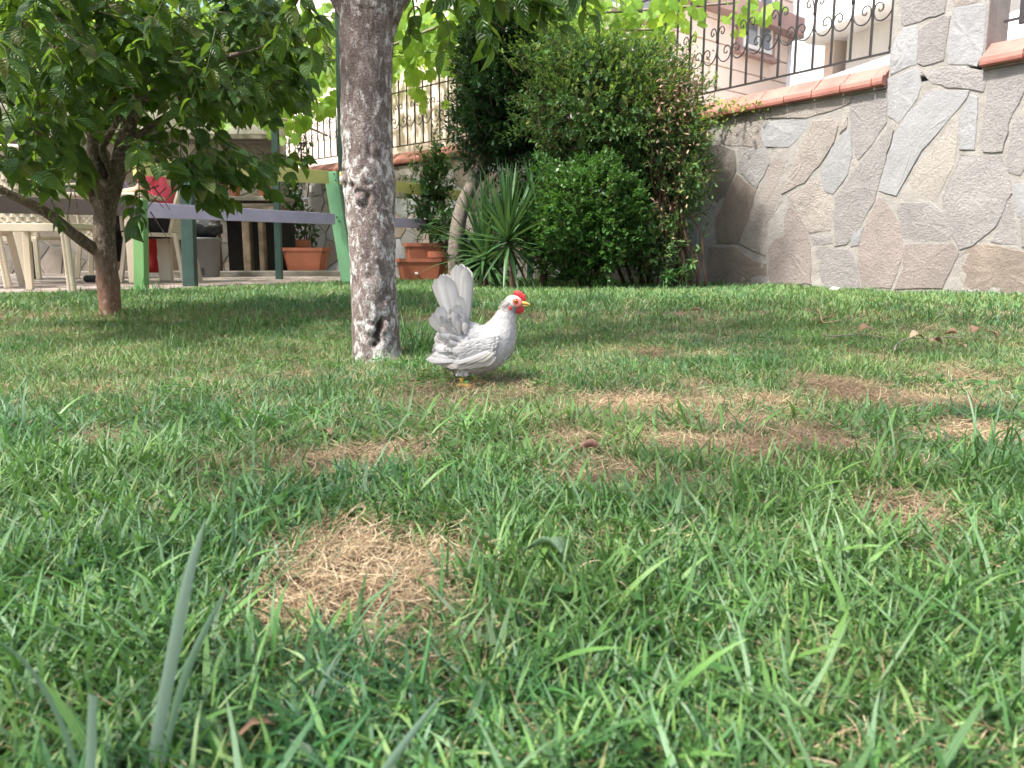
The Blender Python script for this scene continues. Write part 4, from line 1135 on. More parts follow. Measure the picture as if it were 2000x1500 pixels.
# big loose privet
YP = 6.25
def tiptest(P): return (P[:, 2] > 1.45-.35*(P[:, 0]-.6)) & (R.random(len(P)) < .85)  # upper right of the privet, where the sun-bright leaf colour goes
pv = shrub('privet_shrub', 'big loose privet shrub, sunlit yellow green on top, against the stone wall corner', (at(1230, 540, YP).x, YP, ZF),
      [(at(1075, 110, YP+.5), (px_r(YP, 100), .4, px_r(YP, 60)), 350), (at(1170, 220, YP), (px_r(YP, 150), .6, px_r(YP, 130)), 1700), (at(1265, 270, YP), (px_r(YP, 120), .5, px_r(YP, 165)), 1500), (at(1130, 120, YP+.1), (px_r(YP, 110), .5, px_r(YP, 60)), 420),
       (at(1260, 150, YP+.1), (px_r(YP, 90), .4, px_r(YP, 70)), 320), (at(1320, 330, YP-.1), (px_r(YP, 70), .4, px_r(YP, 130)), 520), (at(1265, 470, YP-.2), (px_r(YP, 60), .35, px_r(YP, 70)), 420)],
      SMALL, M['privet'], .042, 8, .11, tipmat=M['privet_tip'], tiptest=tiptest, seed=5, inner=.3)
bp = at(1270, 545, YP)
stems(pv, [((bp.x+dx*.045, YP+R.uniform(-.15, .15), ZF-.02), at(1150+k*26, 180+R.uniform(-60, 80), YP+R.uniform(-.2, .2))) for k, dx in enumerate(range(-4, 5))], M['stem'], .016, .05)
stems(pv, [((bp.x+.2+R.uniform(-.2, .2), YP-.3, ZF-.02), at(1290+R.uniform(-40, 60), 220+R.uniform(-40, 90), YP-.3)) for k in range(14)], M['stem'], .009, .05)
# dried brown part on its right side
parts = []
for c, r, n_ in ((at(1325, 175, YP-.35), (px_r(YP, 52), .2, px_r(YP, 62)), 360), (at(1290, 210, YP-.5), (px_r(YP, 30), .1, px_r(YP, 40)), 90), (at(1322, 300, YP-.4), (px_r(YP, 50), .2, px_r(YP, 70)), 170), (at(1350, 335, YP-.25), (px_r(YP, 36), .1, px_r(YP, 18)), 60), (at(1290, 420, YP-.4), (px_r(YP, 40), .2, px_r(YP, 50)), 80)):
    q = np.clip(R.normal(0, .5, (n_, 3)), -.95, .95); P = np.array(c)+q*np.array(r)*1.1; parts.append(scatter(SMALL, P, frames(R.normal(0, .6, (n_, 3))+np.array([.1, 0, .3])), R.uniform(.02, .042, n_)))
merged('dead_foliage', M['dead_leaf'], parts, pv)['kind'] = 'stuff'
# dark laurel tree on a slanting trunk
YL = 7.0
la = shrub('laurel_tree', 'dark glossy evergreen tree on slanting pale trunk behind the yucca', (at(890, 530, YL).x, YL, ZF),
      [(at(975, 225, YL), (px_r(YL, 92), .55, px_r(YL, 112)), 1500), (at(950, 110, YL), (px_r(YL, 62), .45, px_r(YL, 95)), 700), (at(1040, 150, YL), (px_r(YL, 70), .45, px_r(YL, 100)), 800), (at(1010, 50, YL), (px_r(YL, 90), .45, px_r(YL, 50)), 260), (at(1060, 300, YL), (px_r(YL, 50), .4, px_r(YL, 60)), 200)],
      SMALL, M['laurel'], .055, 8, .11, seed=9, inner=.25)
pa = [at(890, 530, YL-.2), at(893, 455, YL-.2), at(905, 400, YL-.15), at(928, 350, YL-.1), at(950, 300, YL), at(975, 220, YL), at(985, 120, YL)]
pa[0].z = ZF-.03
bark_trunk('trunk', pa, [.075, .065, .058, .055, .05, .04, .02], M['stem_grey'], la, 32, 60, (), .004)
# dark undergrowth between laurel, yucca and wall
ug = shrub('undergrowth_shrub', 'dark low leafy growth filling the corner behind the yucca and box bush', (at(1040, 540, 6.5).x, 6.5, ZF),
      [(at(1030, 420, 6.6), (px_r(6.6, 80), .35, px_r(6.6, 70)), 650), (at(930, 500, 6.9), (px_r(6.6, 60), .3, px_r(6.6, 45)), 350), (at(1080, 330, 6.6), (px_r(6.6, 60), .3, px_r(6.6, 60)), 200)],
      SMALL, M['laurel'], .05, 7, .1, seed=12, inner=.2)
# yuccas
def yucca(label, base, top, n, L, w, seed, droopy=.5, group='yuccas'):
    rg_ = random.Random(seed); t = thing('yucca', label, 'yucca', base, group=group)
    b = MB(); pts = spline([Vector(base)-Vector((0, 0, .03)), Vector(base).lerp(Vector(top), .5)+Vector((.02, 0, 0)), Vector(top)], 16)
    b.tube(pts, [.026+.005*math.sin(i*2.3) for i in range(16)], 12); setp(b.build('trunk', M['stem'], None, smooth=True), t)
    for k in range(n):
        f = k/n; el = 1.5-2.5*f**1.6+rg_.uniform(-.12, .12); az = k*2.399+rg_.uniform(-.3, .3); Lk = L*rg_.uniform(.75, 1.1)*(1 if el > 0 else .8)
        p = Vector(top)+Vector((0, 0, .07*(1-f))); V = []; Lu = []; rows = 7
        dr = droopy*rg_.uniform(.4, 1.3)*(1 if el < .9 else .25); sd = Vector((-math.sin(az), math.cos(az), 0))
        e = el
        for i in range(rows):
            tt = i/(rows-1); ww = w*(.55+.9*tt if tt < .4 else (1-(tt-.4)/.6)**.75*.95)*.5 if i < rows-1 else 0.0008
            d = Vector((math.cos(az)*math.cos(e), math.sin(az)*math.cos(e), math.sin(e))); nrm = sd.cross(d)
            for s_, dz in ((-1, .25), (0, 0), (1, .25)): V.append(p+sd*s_*ww-nrm*dz*ww*1.2*-1); Lu.append((s_, tt, rg_.random() if 0 else 0))
            p = p+d*(Lk/(rows-1)); e -= dr/(rows-1)*(1+tt)
        F = [(i*3+j, i*3+j+1, i*3+j+4, i*3+j+3) for i in range(rows-1) for j in range(2)]
        o = link('leaf', new_mesh('leaf', V, F, M['yucca'], Lu, True)); setp(o, t)
    return t
yb = at(1002, 560, 5.7); yb.z = ZF
yucca('taller yucca with upright sword leaves between slanting trunk and box bush', yb, at(992, 478, 5.7), 84, .54, .034, 4, .25)
yb = at(945, 555, 6.0); yb.z = ZF
yucca('lower yucca with leaves splaying left behind the hen tail', yb, at(948, 512, 6.0), 84, .60, .036, 5, .6)
yb = at(1062, 555, 5.9); yb.z = ZF
yucca('small yucca half hidden behind the box bush', yb, at(1050, 440, 5.9), 40, .45, .034, 6, .6)
# wild young plants at the wall foot
def sapling(label, x, y, Y, h, n, mat, ls, seed, group=None):
    base = at(x, y, Y); base.z = ZF; t = thing('wild_plant', label, 'plant', base, group=group); rg_ = random.Random(seed); parts = []
    for k in range(n):
        top = base+Vector((rg_.uniform(-.16, .16), rg_.uniform(-.1, .1), h*rg_.uniform(.6, 1)))
        pts = spline([base, base.lerp(top, .5)+Vector((rg_.uniform(-.02, .02), 0, .02)), top], 9)
        b = MB(); b.tube(pts, [.004-.0003*i for i in range(9)], 5); setp(b.build('stem', M['twig'], None), t)
        P = np.repeat(pts[2:], 4, axis=0); m_ = len(P); D = R.normal(0, .6, (m_, 3))+np.array([0, 0, .2]); parts.append(scatter(LONG, P, frames(D), R.uniform(.6, 1.1, m_)*ls))
    merged('foliage', mat, parts, t)['kind'] = 'stuff'; return t
sapling('pale green weed with feathery leaves at the foot of the stone wall', 1335, 548, 5.9, .36, 4, M['privet'], .07, 3)
sapling('young broad leaved shoots rising at the dark wall corner', 1352, 520, 6.0, .62, 4, M['privet'], .06, 4)
sapling('low green weed with orange bloom below the privet stems', 1300, 555, 5.7, .16, 4, M['box'], .06, 5)
# overhanging leafy shoots on the coping
parts = []
for x, y, n_ in ((1410, 205, 60), (1450, 207, 50), (1480, 205, 40), (1400, 240, 50)):
    c = np.array(on_plane(x, y, orgR+NR*.08, NR)); P = c+R.normal(0, 1, (n_, 3))*np.array([.10, .03, .03]); parts.append(scatter(SMALL, P, frames(R.normal(0, .6, (n_, 3))+np.array([.3, -.3, -.2])), R.uniform(.03, .05, n_)))
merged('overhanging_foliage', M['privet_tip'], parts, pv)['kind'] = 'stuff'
# bright garden shrubs on the terrace behind the railing
for lab, x, y, Y, rx, ry, n_ in (('bright feathery conifer behind railing right of thick trunk', 800, 285, 11.5, 45, 60, 700), ('lime green hedge plant behind railing near the laurel', 880, 265, 11, 50, 28, 420), ('lime green plant behind railing left of thick trunk', 650, 300, 13, 40, 18, 300)):
    c = at(x, y, Y); sh = shrub('terrace_shrub', lab, (c.x, Y, 1.38), [(c, (px_r(Y, rx), .4, px_r(Y, ry)), n_)], LONG, M['conifer'], .07, 5, .12, zmin=-.3)
# far trees over the roofs
for lab, x, y, Y, rx, ry in (('leafy tree above the pale houses behind the left crown', 120, 60, 15, 260, 120), ('broad green tree behind the pergola at far left', -250, 150, 14, 200, 160), ('tree top above the vine right of thick trunk', 930, -60, 15, 160, 100)):
    c = at(x, y, Y); t = shrub('garden_tree', lab, (c.x, Y, 1.38), [(c, (px_r(Y, rx), 1.0, px_r(Y, ry)), 1300)], LONG, M['conifer'], .16, 5, .3, zmin=-.3, cat='tree')
    b = MB(); b.tube([(c.x, Y, 0), (c.x+.05, Y, 2.2), (c.x, Y, c.z)], [.14, .11, .05], 10); setp(b.build('trunk', M['stem_grey'], None, smooth=True), t)

# ================================================================== pots and planters
def at_z(x, Y, z):
    p = at(x, 500, Y); return Vector((p.x, Y, z))
def trough(label, x0, x1, Y, z0, h, depth=.3, plantlabel=None, group=None):
    a = at(x0, 500, Y).x; c = at(x1, 500, Y).x; w = c-a
    t = thing('planter', label, 'planter', ((a+c)/2, Y+depth/2, z0), group=group)
    V = []; k = .80
    lv = [(k, 0), (.95, h*.86), (.95, h*.86), (1.0, h*.86), (1.0, h), (.95, h), (.93, h*.86), (.93, h*.8)]
    for s_, z in lv:
        ch = .05
        X, Y_ = w/2*s_, depth/2*(s_+ .0)
        for x, y in ((-X+ch, -Y_), (X-ch, -Y_), (X, -Y_+ch), (X, Y_-ch), (X-ch, Y_), (-X+ch, Y_), (-X, Y_-ch), (-X, -Y_+ch)): V.append((x, y, z))
    F = [(i*8+j, i*8+(j+1) % 8, (i+1)*8+(j+1) % 8, (i+1)*8+j) for i in range(len(lv)-1) for j in range(8)]
    F.append(tuple(range(7, -1, -1)))
    link('tub', new_mesh('tub', V, F, M['pot'], None, False), t)
    b = MB(); b.box((0, 0, h*.8), (w*.9, depth*.88, .02)); b.build('soil', M['soil'], t); return t
def roundpot(label, x, Y, z0, r, h, group=None, mat=None):
    p = at_z(x, Y, z0); t = thing('flower_pot', label, 'flower pot', p, group=group)
    b = MB(); b.lathe([(r*.68, 0), (r*.93, h*.80), (r*1.06, h*.80), (r*1.06, h), (r*.97, h), (r*.94, h*.82)], 28, cap=False)
    b.lathe([(.001, .002), (r*.68, .002)], 28, cap=False); b.build('tub', M['pot'], t, smooth=False)
    b = MB(); b.lathe([(.001, h*.85), (r*.95, h*.84)], 20, cap=False); b.build('soil', M['soil'], t); return t
def pot_plant(label, x, Y, z, rx, zc, rz, n, ls=.05, tpl=SMALL, stemsn=3, mat='pot_plant', name='pot_plant'):
    p = at_z(x, Y, z); c = (p.x, Y, zc)
    t = shrub(name, label, tuple(p), [(c, (rx, rx*.8, rz), n)], tpl, M[mat], ls, 7, .09, cat='plant', seed=x, inner=.2)
    for k in range(stemsn):
        b = MB(); w = spline([p, p.lerp(Vector(c), .5)+Vector((R.uniform(-.04, .04), 0, 0)), Vector(c)+Vector((R.uniform(-.5, .5)*rx, 0, rz*.6))], 10); b.tube(w, [.012-.0008*i for i in range(10)], 6); setp(b.build('stem', M['stem'], None, smooth=True), t)
    return t
trough('long terracotta trough on the kerb between pergola post and mint green post', 548, 638, 9.35, ZP+.075, .27)
roundpot('round terracotta pot behind the long trough by the pergola post', 572, 9.95, ZP+.03, .22, .42)
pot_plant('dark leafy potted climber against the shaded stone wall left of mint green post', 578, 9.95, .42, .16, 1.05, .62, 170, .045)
trough('large terracotta trough on the lawn right of thick trunk', 770, 872, 7.6, ZF-.01, .24, .36)
trough('ribbed terracotta trough behind the large trough right of thick trunk', 786, 872, 8.15, ZF+.14, .25, .34)
b = MB(); p = at_z(826, 8.3, ZF+.06); b.box(p, (.4, .3, .16)); tag(b.build('plinth_block', M['concrete'], None, bevel=.01), 'grey concrete block under the ribbed trough', 'block')
roundpot('small round terracotta pot between the troughs and the slanting trunk', 860, 7.75, ZF+.0, .12, .30)
pot_plant('bushy dark green plant in the ribbed trough right of thick trunk', 842, 8.25, .42, .30, .95, .52, 260, .05)
pot_plant('taller thin plant rising to the coping right of thick trunk', 858, 8.35, .42, .16, 1.25, .45, 90, .05)
pot_plant('little green plant in the round pot beside slanting trunk', 868, 7.75, .36, .20, .60, .22, 70, .05)
pot_plant('thin climbing plant at railing foot left of thick trunk', 603, 11.0, 1.45, .12, 1.75, .32, 50, .05)
pot_plant('dark sprawling plant at the foot of the mint green post wall', 600, 10.1, .2, .2, .7, .4, 90, .04)
for x, lb in ((522, 'terracotta pot alone on the counter next to the pergola post'), (466, 'terracotta pot with bright leaves behind hanging foliage on the counter'), (442, 'terracotta pot second from the left on the counter'), (397, 'brown pot at the left end of the counter shelf')):
    roundpot(lb, x, 9.45, zs+.025, .075, .15, group='pots standing on the counter')
    if x != 522: pot_plant('small green plant in %s' % {466: 'the middle pot on the counter', 442: 'the pot beside the middle one on the counter', 397: 'the left end pot on the counter'}[x], x, 9.45, zs+.14, .08, zs+.22, .08, 30, .035)
pot_plant('short grey green plant in the lone pot on the counter', 522, 9.45, zs+.14, .09, zs+.2, .05, 34, .035)
# light switch box on wall
sp_ = on_plane(612, 369, orgL, NL); b = MB(); b.box(sp_+NL*.03, (.06, .04, .09), Matrix((duL, NL, Vector((0, 0, 1)))).transposed())
tag(b.build('switch_box', M['white'], None, bevel=.004), 'small white switch box fixed on the shaded stone wall', 'switch box')
lb_ = at_z(812, 7.59, .185); b = MB(); b.box((lb_.x, 7.612, .17), (.03, .004, .018)); tag(b.build('price_sticker', M['white'], None), 'small white sticker on the large terracotta trough', 'sticker')

# ================================================================== chairs, table
def chair(label, loc, rz, group='woven pattern plastic chairs round the table'):
    t = thing('plastic_chair', label, 'chair', loc, rz, group)       # sitter looks along -Y, back at +Y
    W = .24
    b = MB(); nu, nv = 10, 10; V = []
    for s_ in (0, -.014):
        for j in range(nv+1):
            for i in range(nu+1):
                x = -W+2*W*i/nu; y = -.22+.42*j/nv; V.append((x*(1-.06*j/nv), y, .43-.02*math.cos(x/W*1.4)*math.sin(j/nv*2.6)-.015*(j/nv)+s_))
    m_ = (nu+1)*(nv+1); F = []
    for j in range(nv):
        for i in range(nu):
            a = j*(nu+1)+i; F += [(a, a+1, a+nu+2, a+nu+1), (m_+a+nu+1, m_+a+nu+2, m_+a+1, m_+a)]
    b.add(V, F); b.build('seat', M['chair'], t, smooth=True)
    b = MB()
    for sx in (-1, 1): b.beam((sx*W, -.22, .415), (sx*W*.94, .2, .405), .022, .035)
    b.beam((-W, -.225, .41), (W, -.225, .41), .02, .04); b.beam((-W*.94, .205, .395), (W*.94, .205, .395), .02, .05); b.build('seat_frame', M['chair'], t, bevel=.004)
    def back(x, z):                                                # curved shell of the backrest
        f = (z-.40)/.44; return Vector((x, .20+.10*f-.05*(x/W)**2*1.0, z-.03*(x/W)**2*(1 if f > .8 else 0)))
    b = MB()
    for sx in (-1, 1):
        b.tube([back(sx*W*(.94-.05*k/6-(.12 if k == 6 else 0)), .40+.44*k/6) for k in range(7)], .017, 8)
    b.tube([back(-W*.8+W*1.6*k/10, .845+.012*math.cos((k-5)/5*1.5)) for k in range(11)], .018, 8)
    b.build('back_frame', M['chair'], t, smooth=True)
    nrow = 17
    for r_ in range(nrow):                                         # woven bands of the back
        z = .375+.465*r_/nrow; b = MB(); V = []; n_ = 26
        for k in range(n_+1):
            x = -W*.9+W*1.8*k/n_; p = back(x, z); wv = .006*math.sin(k*1.7+(PI if r_ % 2 else 0))
            V += [p+Vector((0, wv, -.001+wv*.35)), p+Vector((0, wv*1.3, .0265+wv*.35))]
        b.add(V, [(2*k, 2*k+2, 2*k+3, 2*k+1) for k in range(n_)]); b.build('woven_band', M['chair'], t, smooth=True)
    for sx in (-1, 1):
        for sy, y0 in ((-1, -.20), (1, .20)):
            b = MB(); a = Vector((sx*.265, y0+sy*.06, 0)); c = Vector((sx*W*.92, y0, .42)); n_ = 20
            b.beam(a, c, .045, .03, up=(0, sy, 0)); b.build('leg', M['chair'], t, bevel=.004)
            b = MB()
            for k in range(1, 26):                                 # little raised studs of the woven pattern
                p = a.lerp(c, k/27.)+Vector((0, sy*.017, 0)); b.box(p-Vector((.010, 0, 0)), (.012, .006, .007)); b.box(p+Vector((.010, 0, .004)), (.012, .006, .007))
            b.build('leg_pattern', M['chair'], t)
        b = MB(); b.tube(spline([(sx*(W+.005), .215, .64), (sx*(W+.04), .05, .66), (sx*(W+.045), -.15, .65), (sx*(W+.03), -.21, .60), (sx*(W+.01), -.22, .44)], 16), .015, 8); b.build('armrest', M['chair'], t, smooth=True)
    return t
c1 = at_z(92, 5.0, ZP+.015)
chair('beige plastic chair with woven back turned to the lawn behind mauve rail', c1, PI+.06)
c2 = at_z(314, 7.0, ZP+.015); chair('beige plastic chair under the person in the pink shirt', c2, -PI/2+.12)
c3 = at_z(-60, 5.6, ZP+.015); chair('beige plastic chair cut by the left edge of the picture', c3, .4)
c4 = at_z(215, 8.3, ZP+.015); chair('beige plastic chair behind the forked trunk with the person in lavender', c4, PI+.25)
c5 = at_z(60, 8.0, ZP+.015); chair('empty beige plastic chair across the table', c5, PI-.1)
tp = at_z(150, 6.75, ZP+.015); tbl = thing('garden_table', 'large beige plastic table with wide flat legs behind mauve rail', 'table', tp, .08)
b = MB(); b.box((0, 0, .715), (1.5, .88, .035)); b.build('tabletop', M['chair'], tbl, bevel=.012)
b = MB(); b.box((0, 0, .675), (1.36, .74, .045)); b.build('apron', M['chair'], tbl)
for sx in (-1, 1):
    for sy in (-1, 1):
        b = MB(); b.box((sx*.62, sy*.34, .33), (.11, .07, .655)); b.build('leg', M['chair'], tbl, bevel=.008)
# plastic bin with dark bag
bp_ = at_z(398, 8.7, ZP+.015); bn_ = thing('bin', 'grey plastic bin standing before the dark opening of the counter', 'bin', bp_)
b = MB(); b.lathe([(.15, 0), (.155, .02), (.19, .40), (.205, .405), (.205, .43), (.18, .43)], 24, cap=False); b.build('tub', M['bin'], bn_, smooth=True)
b = MB(); b.box((.0, -.165, .06), (.11, .02, .07)); b.build('pedal_slot', M['dark'], bn_)
b = MB(); V = []
rgb = random.Random(4); nn = 26
for j in range(10):
    for i in range(nn):
        a = 2*PI*i/nn; r_ = .19*math.sin(min(1, (j+1.2)/7)*PI*.55)*(1-.0*j) if j < 7 else .17*(10-j)/4
        r_ = r_*(1+.22*mnoise.noise(Vector((math.cos(a)*2.5, math.sin(a)*2.5, j*.7)))+.06*rgb.uniform(-1, 1)); V.append((r_*math.cos(a)+.03, r_*math.sin(a), .40+.028*j+.02*mnoise.noise(Vector((a, j, 3)))))
b.add(V, [(j*nn+i, j*nn+(i+1) % nn, (j+1)*nn+(i+1) % nn, (j+1)*nn+i) for j in range(9) for i in range(nn)]+[tuple(9*nn+i for i in range(nn))])
bag = b.build('rubbish_bag', M['bag'], None, smooth=True, loc=bp_); tag(bag, 'shiny dark blue rubbish bag bulging out of the grey bin', 'bag')
rt = at_z(297, 7.3, ZP+.01); b = MB(); V = []
for k in range(9):
    for s_ in (-1, 1): V.append((s_*(.05+.005*math.sin(k*2)), .02*math.sin(k*1.3+s_), .08+.05*k))
b.add(V, [(2*k, 2*k+1, 2*k+3, 2*k+2) for k in range(8)]); rc = b.build('red_cloth', M['redthing'], None, smooth=True, loc=rt); m_ = rc.modifiers.new('thick', 'SOLIDIFY'); m_.thickness = .012
tag(rc, 'red cloth hanging low beside the light green post', 'cloth')

# ================================================================== people at the table
def skin_mesh(name, verts, edges, radii, mat, parent, sub=2, root=0):
    me = bpy.data.meshes.new(name); me.from_pydata(verts, edges, []); me.update(); me.materials.append(mat)
    o = bpy.data.objects.new(name, me); col.objects.link(o); o.parent = parent
    m = o.modifiers.new('skin', 'SKIN'); m.use_smooth_shade = True
    for i, r_ in enumerate(radii):
        r2 = r_ if hasattr(r_, '__len__') else (r_, r_); o.data.skin_vertices[0].data[i].radius = r2
        o.data.skin_vertices[0].data[i].use_root = (i == root)
    s = o.modifiers.new('sub', 'SUBSURF'); s.levels = sub; s.render_levels = sub
    return o
def seated(label, loc, rz, shirt, sleeve=.6):
    t = thing('person', label, 'person', loc, rz)
    # sitter looks along -Y, seat height .43
    v = [(0, .02, .53), (0, .06, .72), (0, .05, .92), (0, .02, 1.04), (0, -.02, 1.10), (0, -.045, 1.19), (0, -.05, 1.29),
         (.09, .0, .51), (.12, -.40, .50), (.12, -.42, .10), (.12, -.52, .05), (-.09, .0, .51), (-.12, -.40, .50), (-.12, -.44, .10), (-.12, -.54, .05),
         (.17, .04, 1.0), (.24, -.06, .78), (.14, -.28, .76), (.10, -.36, .77), (-.17, .04, 1.0), (-.24, -.06, .78), (-.14, -.28, .76), (-.10, -.36, .77)]
    e = [(0, 1), (1, 2), (2, 3), (3, 4), (4, 5), (5, 6), (0, 7), (7, 8), (8, 9), (9, 10), (0, 11), (11, 12), (12, 13), (13, 14), (2, 15), (15, 16), (16, 17), (17, 18), (2, 19), (19, 20), (20, 21), (21, 22)]
    r_ = [(.14, .11), (.125, .095), (.14, .095), (.06, .06), (.052, .052), (.10, .095), (.088, .10), .085, .06, .042, .035, .085, .06, .042, .035, .05, .04, .03, .026, .05, .04, .03, .026]
    skin_mesh('body', v, e, r_, M['skin'], t)
    sv = [(0, .02, .50), (0, .06, .72), (0, .05, .92), (0, .03, 1.015), (.17, .04, 1.0), (.24, -.05, .80), (-.17, .04, 1.0), (-.24, -.05, .80)]
    skin_mesh('shirt', sv, [(0, 1), (1, 2), (2, 3), (2, 4), (4, 5), (2, 6), (6, 7)], [(.165, .13), (.145, .115), (.158, .112), (.07, .07), .064, .052, .064, .052], shirt, t)
    tv = [(0, .02, .52), (.09, .0, .51), (.12, -.40, .505), (.12, -.42, .14), (-.09, .0, .51), (-.12, -.40, .505), (-.12, -.44, .14)]
    skin_mesh('trousers', tv, [(0, 1), (1, 2), (2, 3), (0, 4), (4, 5), (5, 6)], [(.15, .125), .098, .075, .052, .098, .075, .052], M['black'], t)
    skin_mesh('hair', [(0, -.02, 1.33), (0, .02, 1.27), (0, .03, 1.18)], [(0, 1), (1, 2)], [(.095, .10), (.10, .09), (.075, .05)], M['hair'], t)
    b = MB(); b.tube([(0, -.115, 1.24), (0, -.135, 1.215), (0, -.118, 1.205)], [.006, .012, .008], 8); b.build('nose', M['skin'], t, smooth=True)
    for sx in (-1, 1):
        b = MB(); b.lathe([(.001, -.008), (.008, 0), (.001, .008)], 10, (sx*.03, -.115, 1.245)); b.build('eye', M['black'], t, smooth=True)
        b = MB(); b.lathe([(.004, -.025), (.012, 0), (.004, .025)], 8, (sx*.082, -.04, 1.225)); b.build('ear', M['skin'], t, smooth=True)
        for k in range(5):
            b = MB(); x0 = sx*(.075+.013*k); b.tube([(x0, -.38, .775), (x0*.96, -.42, .772), (x0*.94, -.445-.008*(k == 2), .757)] if k < 4 else [(sx*.09, -.36, .785), (sx*.065, -.385, .785), (sx*.055, -.405, .775)], [.0085, .008, .006], 6); b.build('finger', M['skin'], t, smooth=True)
        b = MB(); b.box((sx*.12, -.50, .03), (.085, .24, .06)); b.build('shoe', M['black'], t, bevel=.025)
    return t
seated('seated person in bright pink shirt and black trousers half hidden by leaves', c2, -PI/2+.12, M['pink'])
seated('seated person in lavender shirt behind the forked trunk', c4, PI+.25, M['lavender'])

# ================================================================== the hen
HY = 1.95; hb = onlawn(914, 752); HY = hb.y
K = .2*HY/FPX*1.012                                     # metres per enlarged pixel
hen = thing('hen', 'small white hen with upright tail and red comb standing on the grass', 'hen', (at(914, 752, HY).x, HY, gz(hb)))
def hc_(zx, zy, y=0.0): return Vector(((zx-670)*K, y, (1360-zy)*K))
m = Mat('hen_body'); n_ = m.noise(120, 5); m.color(m.ramp(n_, [(.3, (.40, .38, .36)), (.7, (.58, .56, .54))])); m.set(Roughness=.85); m.lk(m.bump(m.noise(300, 3), .5, .002), m.b.inputs['Normal']); M['henbody'] = m.m
def feathermat(name, a, b_, edge, dark=None, trans=.2):
    m = Mat(name); u, v, w = m.attr()
    c = m.ramp(w, [(0, tuple(x*.45 for x in a)), (.38, tuple(x*.62 for x in a)), (.45, a), (1, b_)]) if dark else m.ramp(w, [(0, a), (1, b_)])
    au = m.math('ABSOLUTE', u)
    if not dark: c = m.mix(m.math('MULTIPLY', m.ramp(v, [(.80, 0), (.97, .65)]), 1.0), c, edge)
    if dark: c = m.mix(m.ramp(m.math('ADD', au, m.math('MULTIPLY', m.noise(160), .5)), [(.30, .9), (.85, .0)]), c, dark)
    e = m.math('MULTIPLY', m.ramp(v, [(.45, .0), (.92, 1.0)]), 1.0)
    c = m.mix(m.math('MULTIPLY', m.ramp(au, [(.55, 0), (1, .55)]), 1.0), c, edge)
    sh = m.ramp(au, [(0, .30), (.07, 0)]); c = m.mix(sh, c, tuple(x*.6 for x in a))
    m.color(c); m.set(Roughness=.7); m.b.inputs['Specular IOR Level'].default_value = .25
    barb = m.math('SINE', m.math('MULTIPLY', m.math('SUBTRACT', v, m.math('MULTIPLY', au, .25)), 190.0))
    m.lk(m.bump(barb, .10, .0004), m.b.inputs['Normal'])
    m.translucent((.8, .76, .70), trans); return m.m
M['fw'] = feathermat('white_feather', (.45, .43, .415), (.66, .645, .63), (.36, .34, .33))
M['fs'] = feathermat('saddle_feather', (.43, .415, .41), (.62, .605, .60), (.20, .185, .19))
M['ft'] = feathermat('tail_feather', (.50, .48, .465), (.74, .72, .69), (.36, .34, .32), trans=.12)
M['fh'] = feathermat('hackle_feather', (.38, .355, .335), (.52, .495, .475), (.50, .48, .465), dark=(.15, .12, .11))
M['fg'] = feathermat('wing_feather', (.46, .42, .36), (.68, .64, .58), (.24, .20, .17))
ST = [(375, 955, 40, 38), (420, 965, 105, 95), (480, 975, 165, 150), (560, 985, 222, 190), (680, 1000, 252, 225), (800, 990, 250, 232), (900, 945, 228, 215), (965, 880, 192, 185), (1005, 800, 150, 150), (1032, 720, 112, 110), (1056, 650, 88, 86), (1078, 600, 78, 74), (1100, 568, 77, 70), (1130, 560, 72, 64), (1165, 566, 54, 50), (1190, 575, 30, 28)]
sp = spline(ST, 90)
def ring(i, a):
    """point and outward normal on the hen's body, i = station, a = angle (0 = up side, pi/2 = toward the viewer)"""
    x, z, rv, rw = sp[i]; t = sp[min(i+1, 89)][:2]-sp[max(i-1, 0)][:2]; t = t/np.linalg.norm(t)
    pv_ = np.array([t[1], -t[0]])                      # perpendicular in the image plane (zy grows downward)
    if i < 60 and pv_[1] > 0: pv_ = -pv_
    up_ = Vector((pv_[0], 0, -pv_[1])); q = up_*math.cos(a)*rv+Vector((0, -1, 0))*math.sin(a)*rw
    c = Vector((x-670, 0, 1360-z)); nrm = (up_*math.cos(a)/rv+Vector((0, -1, 0))*math.sin(a)/rw).normalized()
    tg = Vector((t[0], 0, -t[1]))
    return (c+q)*K, nrm, tg
perp0 = []
for i in range(90):
    t = sp[min(i+1, 89)][:2]-sp[max(i-1, 0)][:2]
V = []; F = []; na = 40
for i in range(90):
    for k in range(na): V.append(ring(i, 2*PI*k/na)[0])
for i in range(89):
    for k in range(na): F.append((i*na+k, i*na+(k+1) % na, (i+1)*na+(k+1) % na, (i+1)*na+k))
F += [tuple(range(na-1, -1, -1)), tuple(89*na+k for k in range(na))]
link('body', new_mesh('body', V, F, M['henbody'], None, True), hen)
def feather(p, d, nrm, L, w, curve=.15, cup=.25, rows=6, tw=0.0, tint=None, tip=.8):
    """one feather: rounded vane with a raised shaft"""
    d = d.normalized(); X = d.cross(nrm).normalized(); Z = X.cross(d).normalized()
    tint = R.random() if tint is None else tint; V = []; Lu = []
    for i in range(rows):
        t = i/(rows-1); f = math.sin(min(1, t/.55)*PI/2)**.7*.85+.15 if t < tip else math.sqrt(max(0, 1-((t-tip)/(1-tip))**2))
        if t <= .02: f = .25
        ww = w/2*f
        c = p+d*L*t+Z*(-curve*L*t*t)
        for s_ in (-1, -.5, 0, .5, 1):
            V.append(c+X*s_*ww-Z*abs(s_)**1.5*ww*cup+Vector((0, 0, 0))); Lu.append((s_, t, tint))
    F = [(i*5+j, i*5+j+1, i*5+j+6, i*5+j+5) for i in range(rows-1) for j in range(4)]
    return V, F, Lu
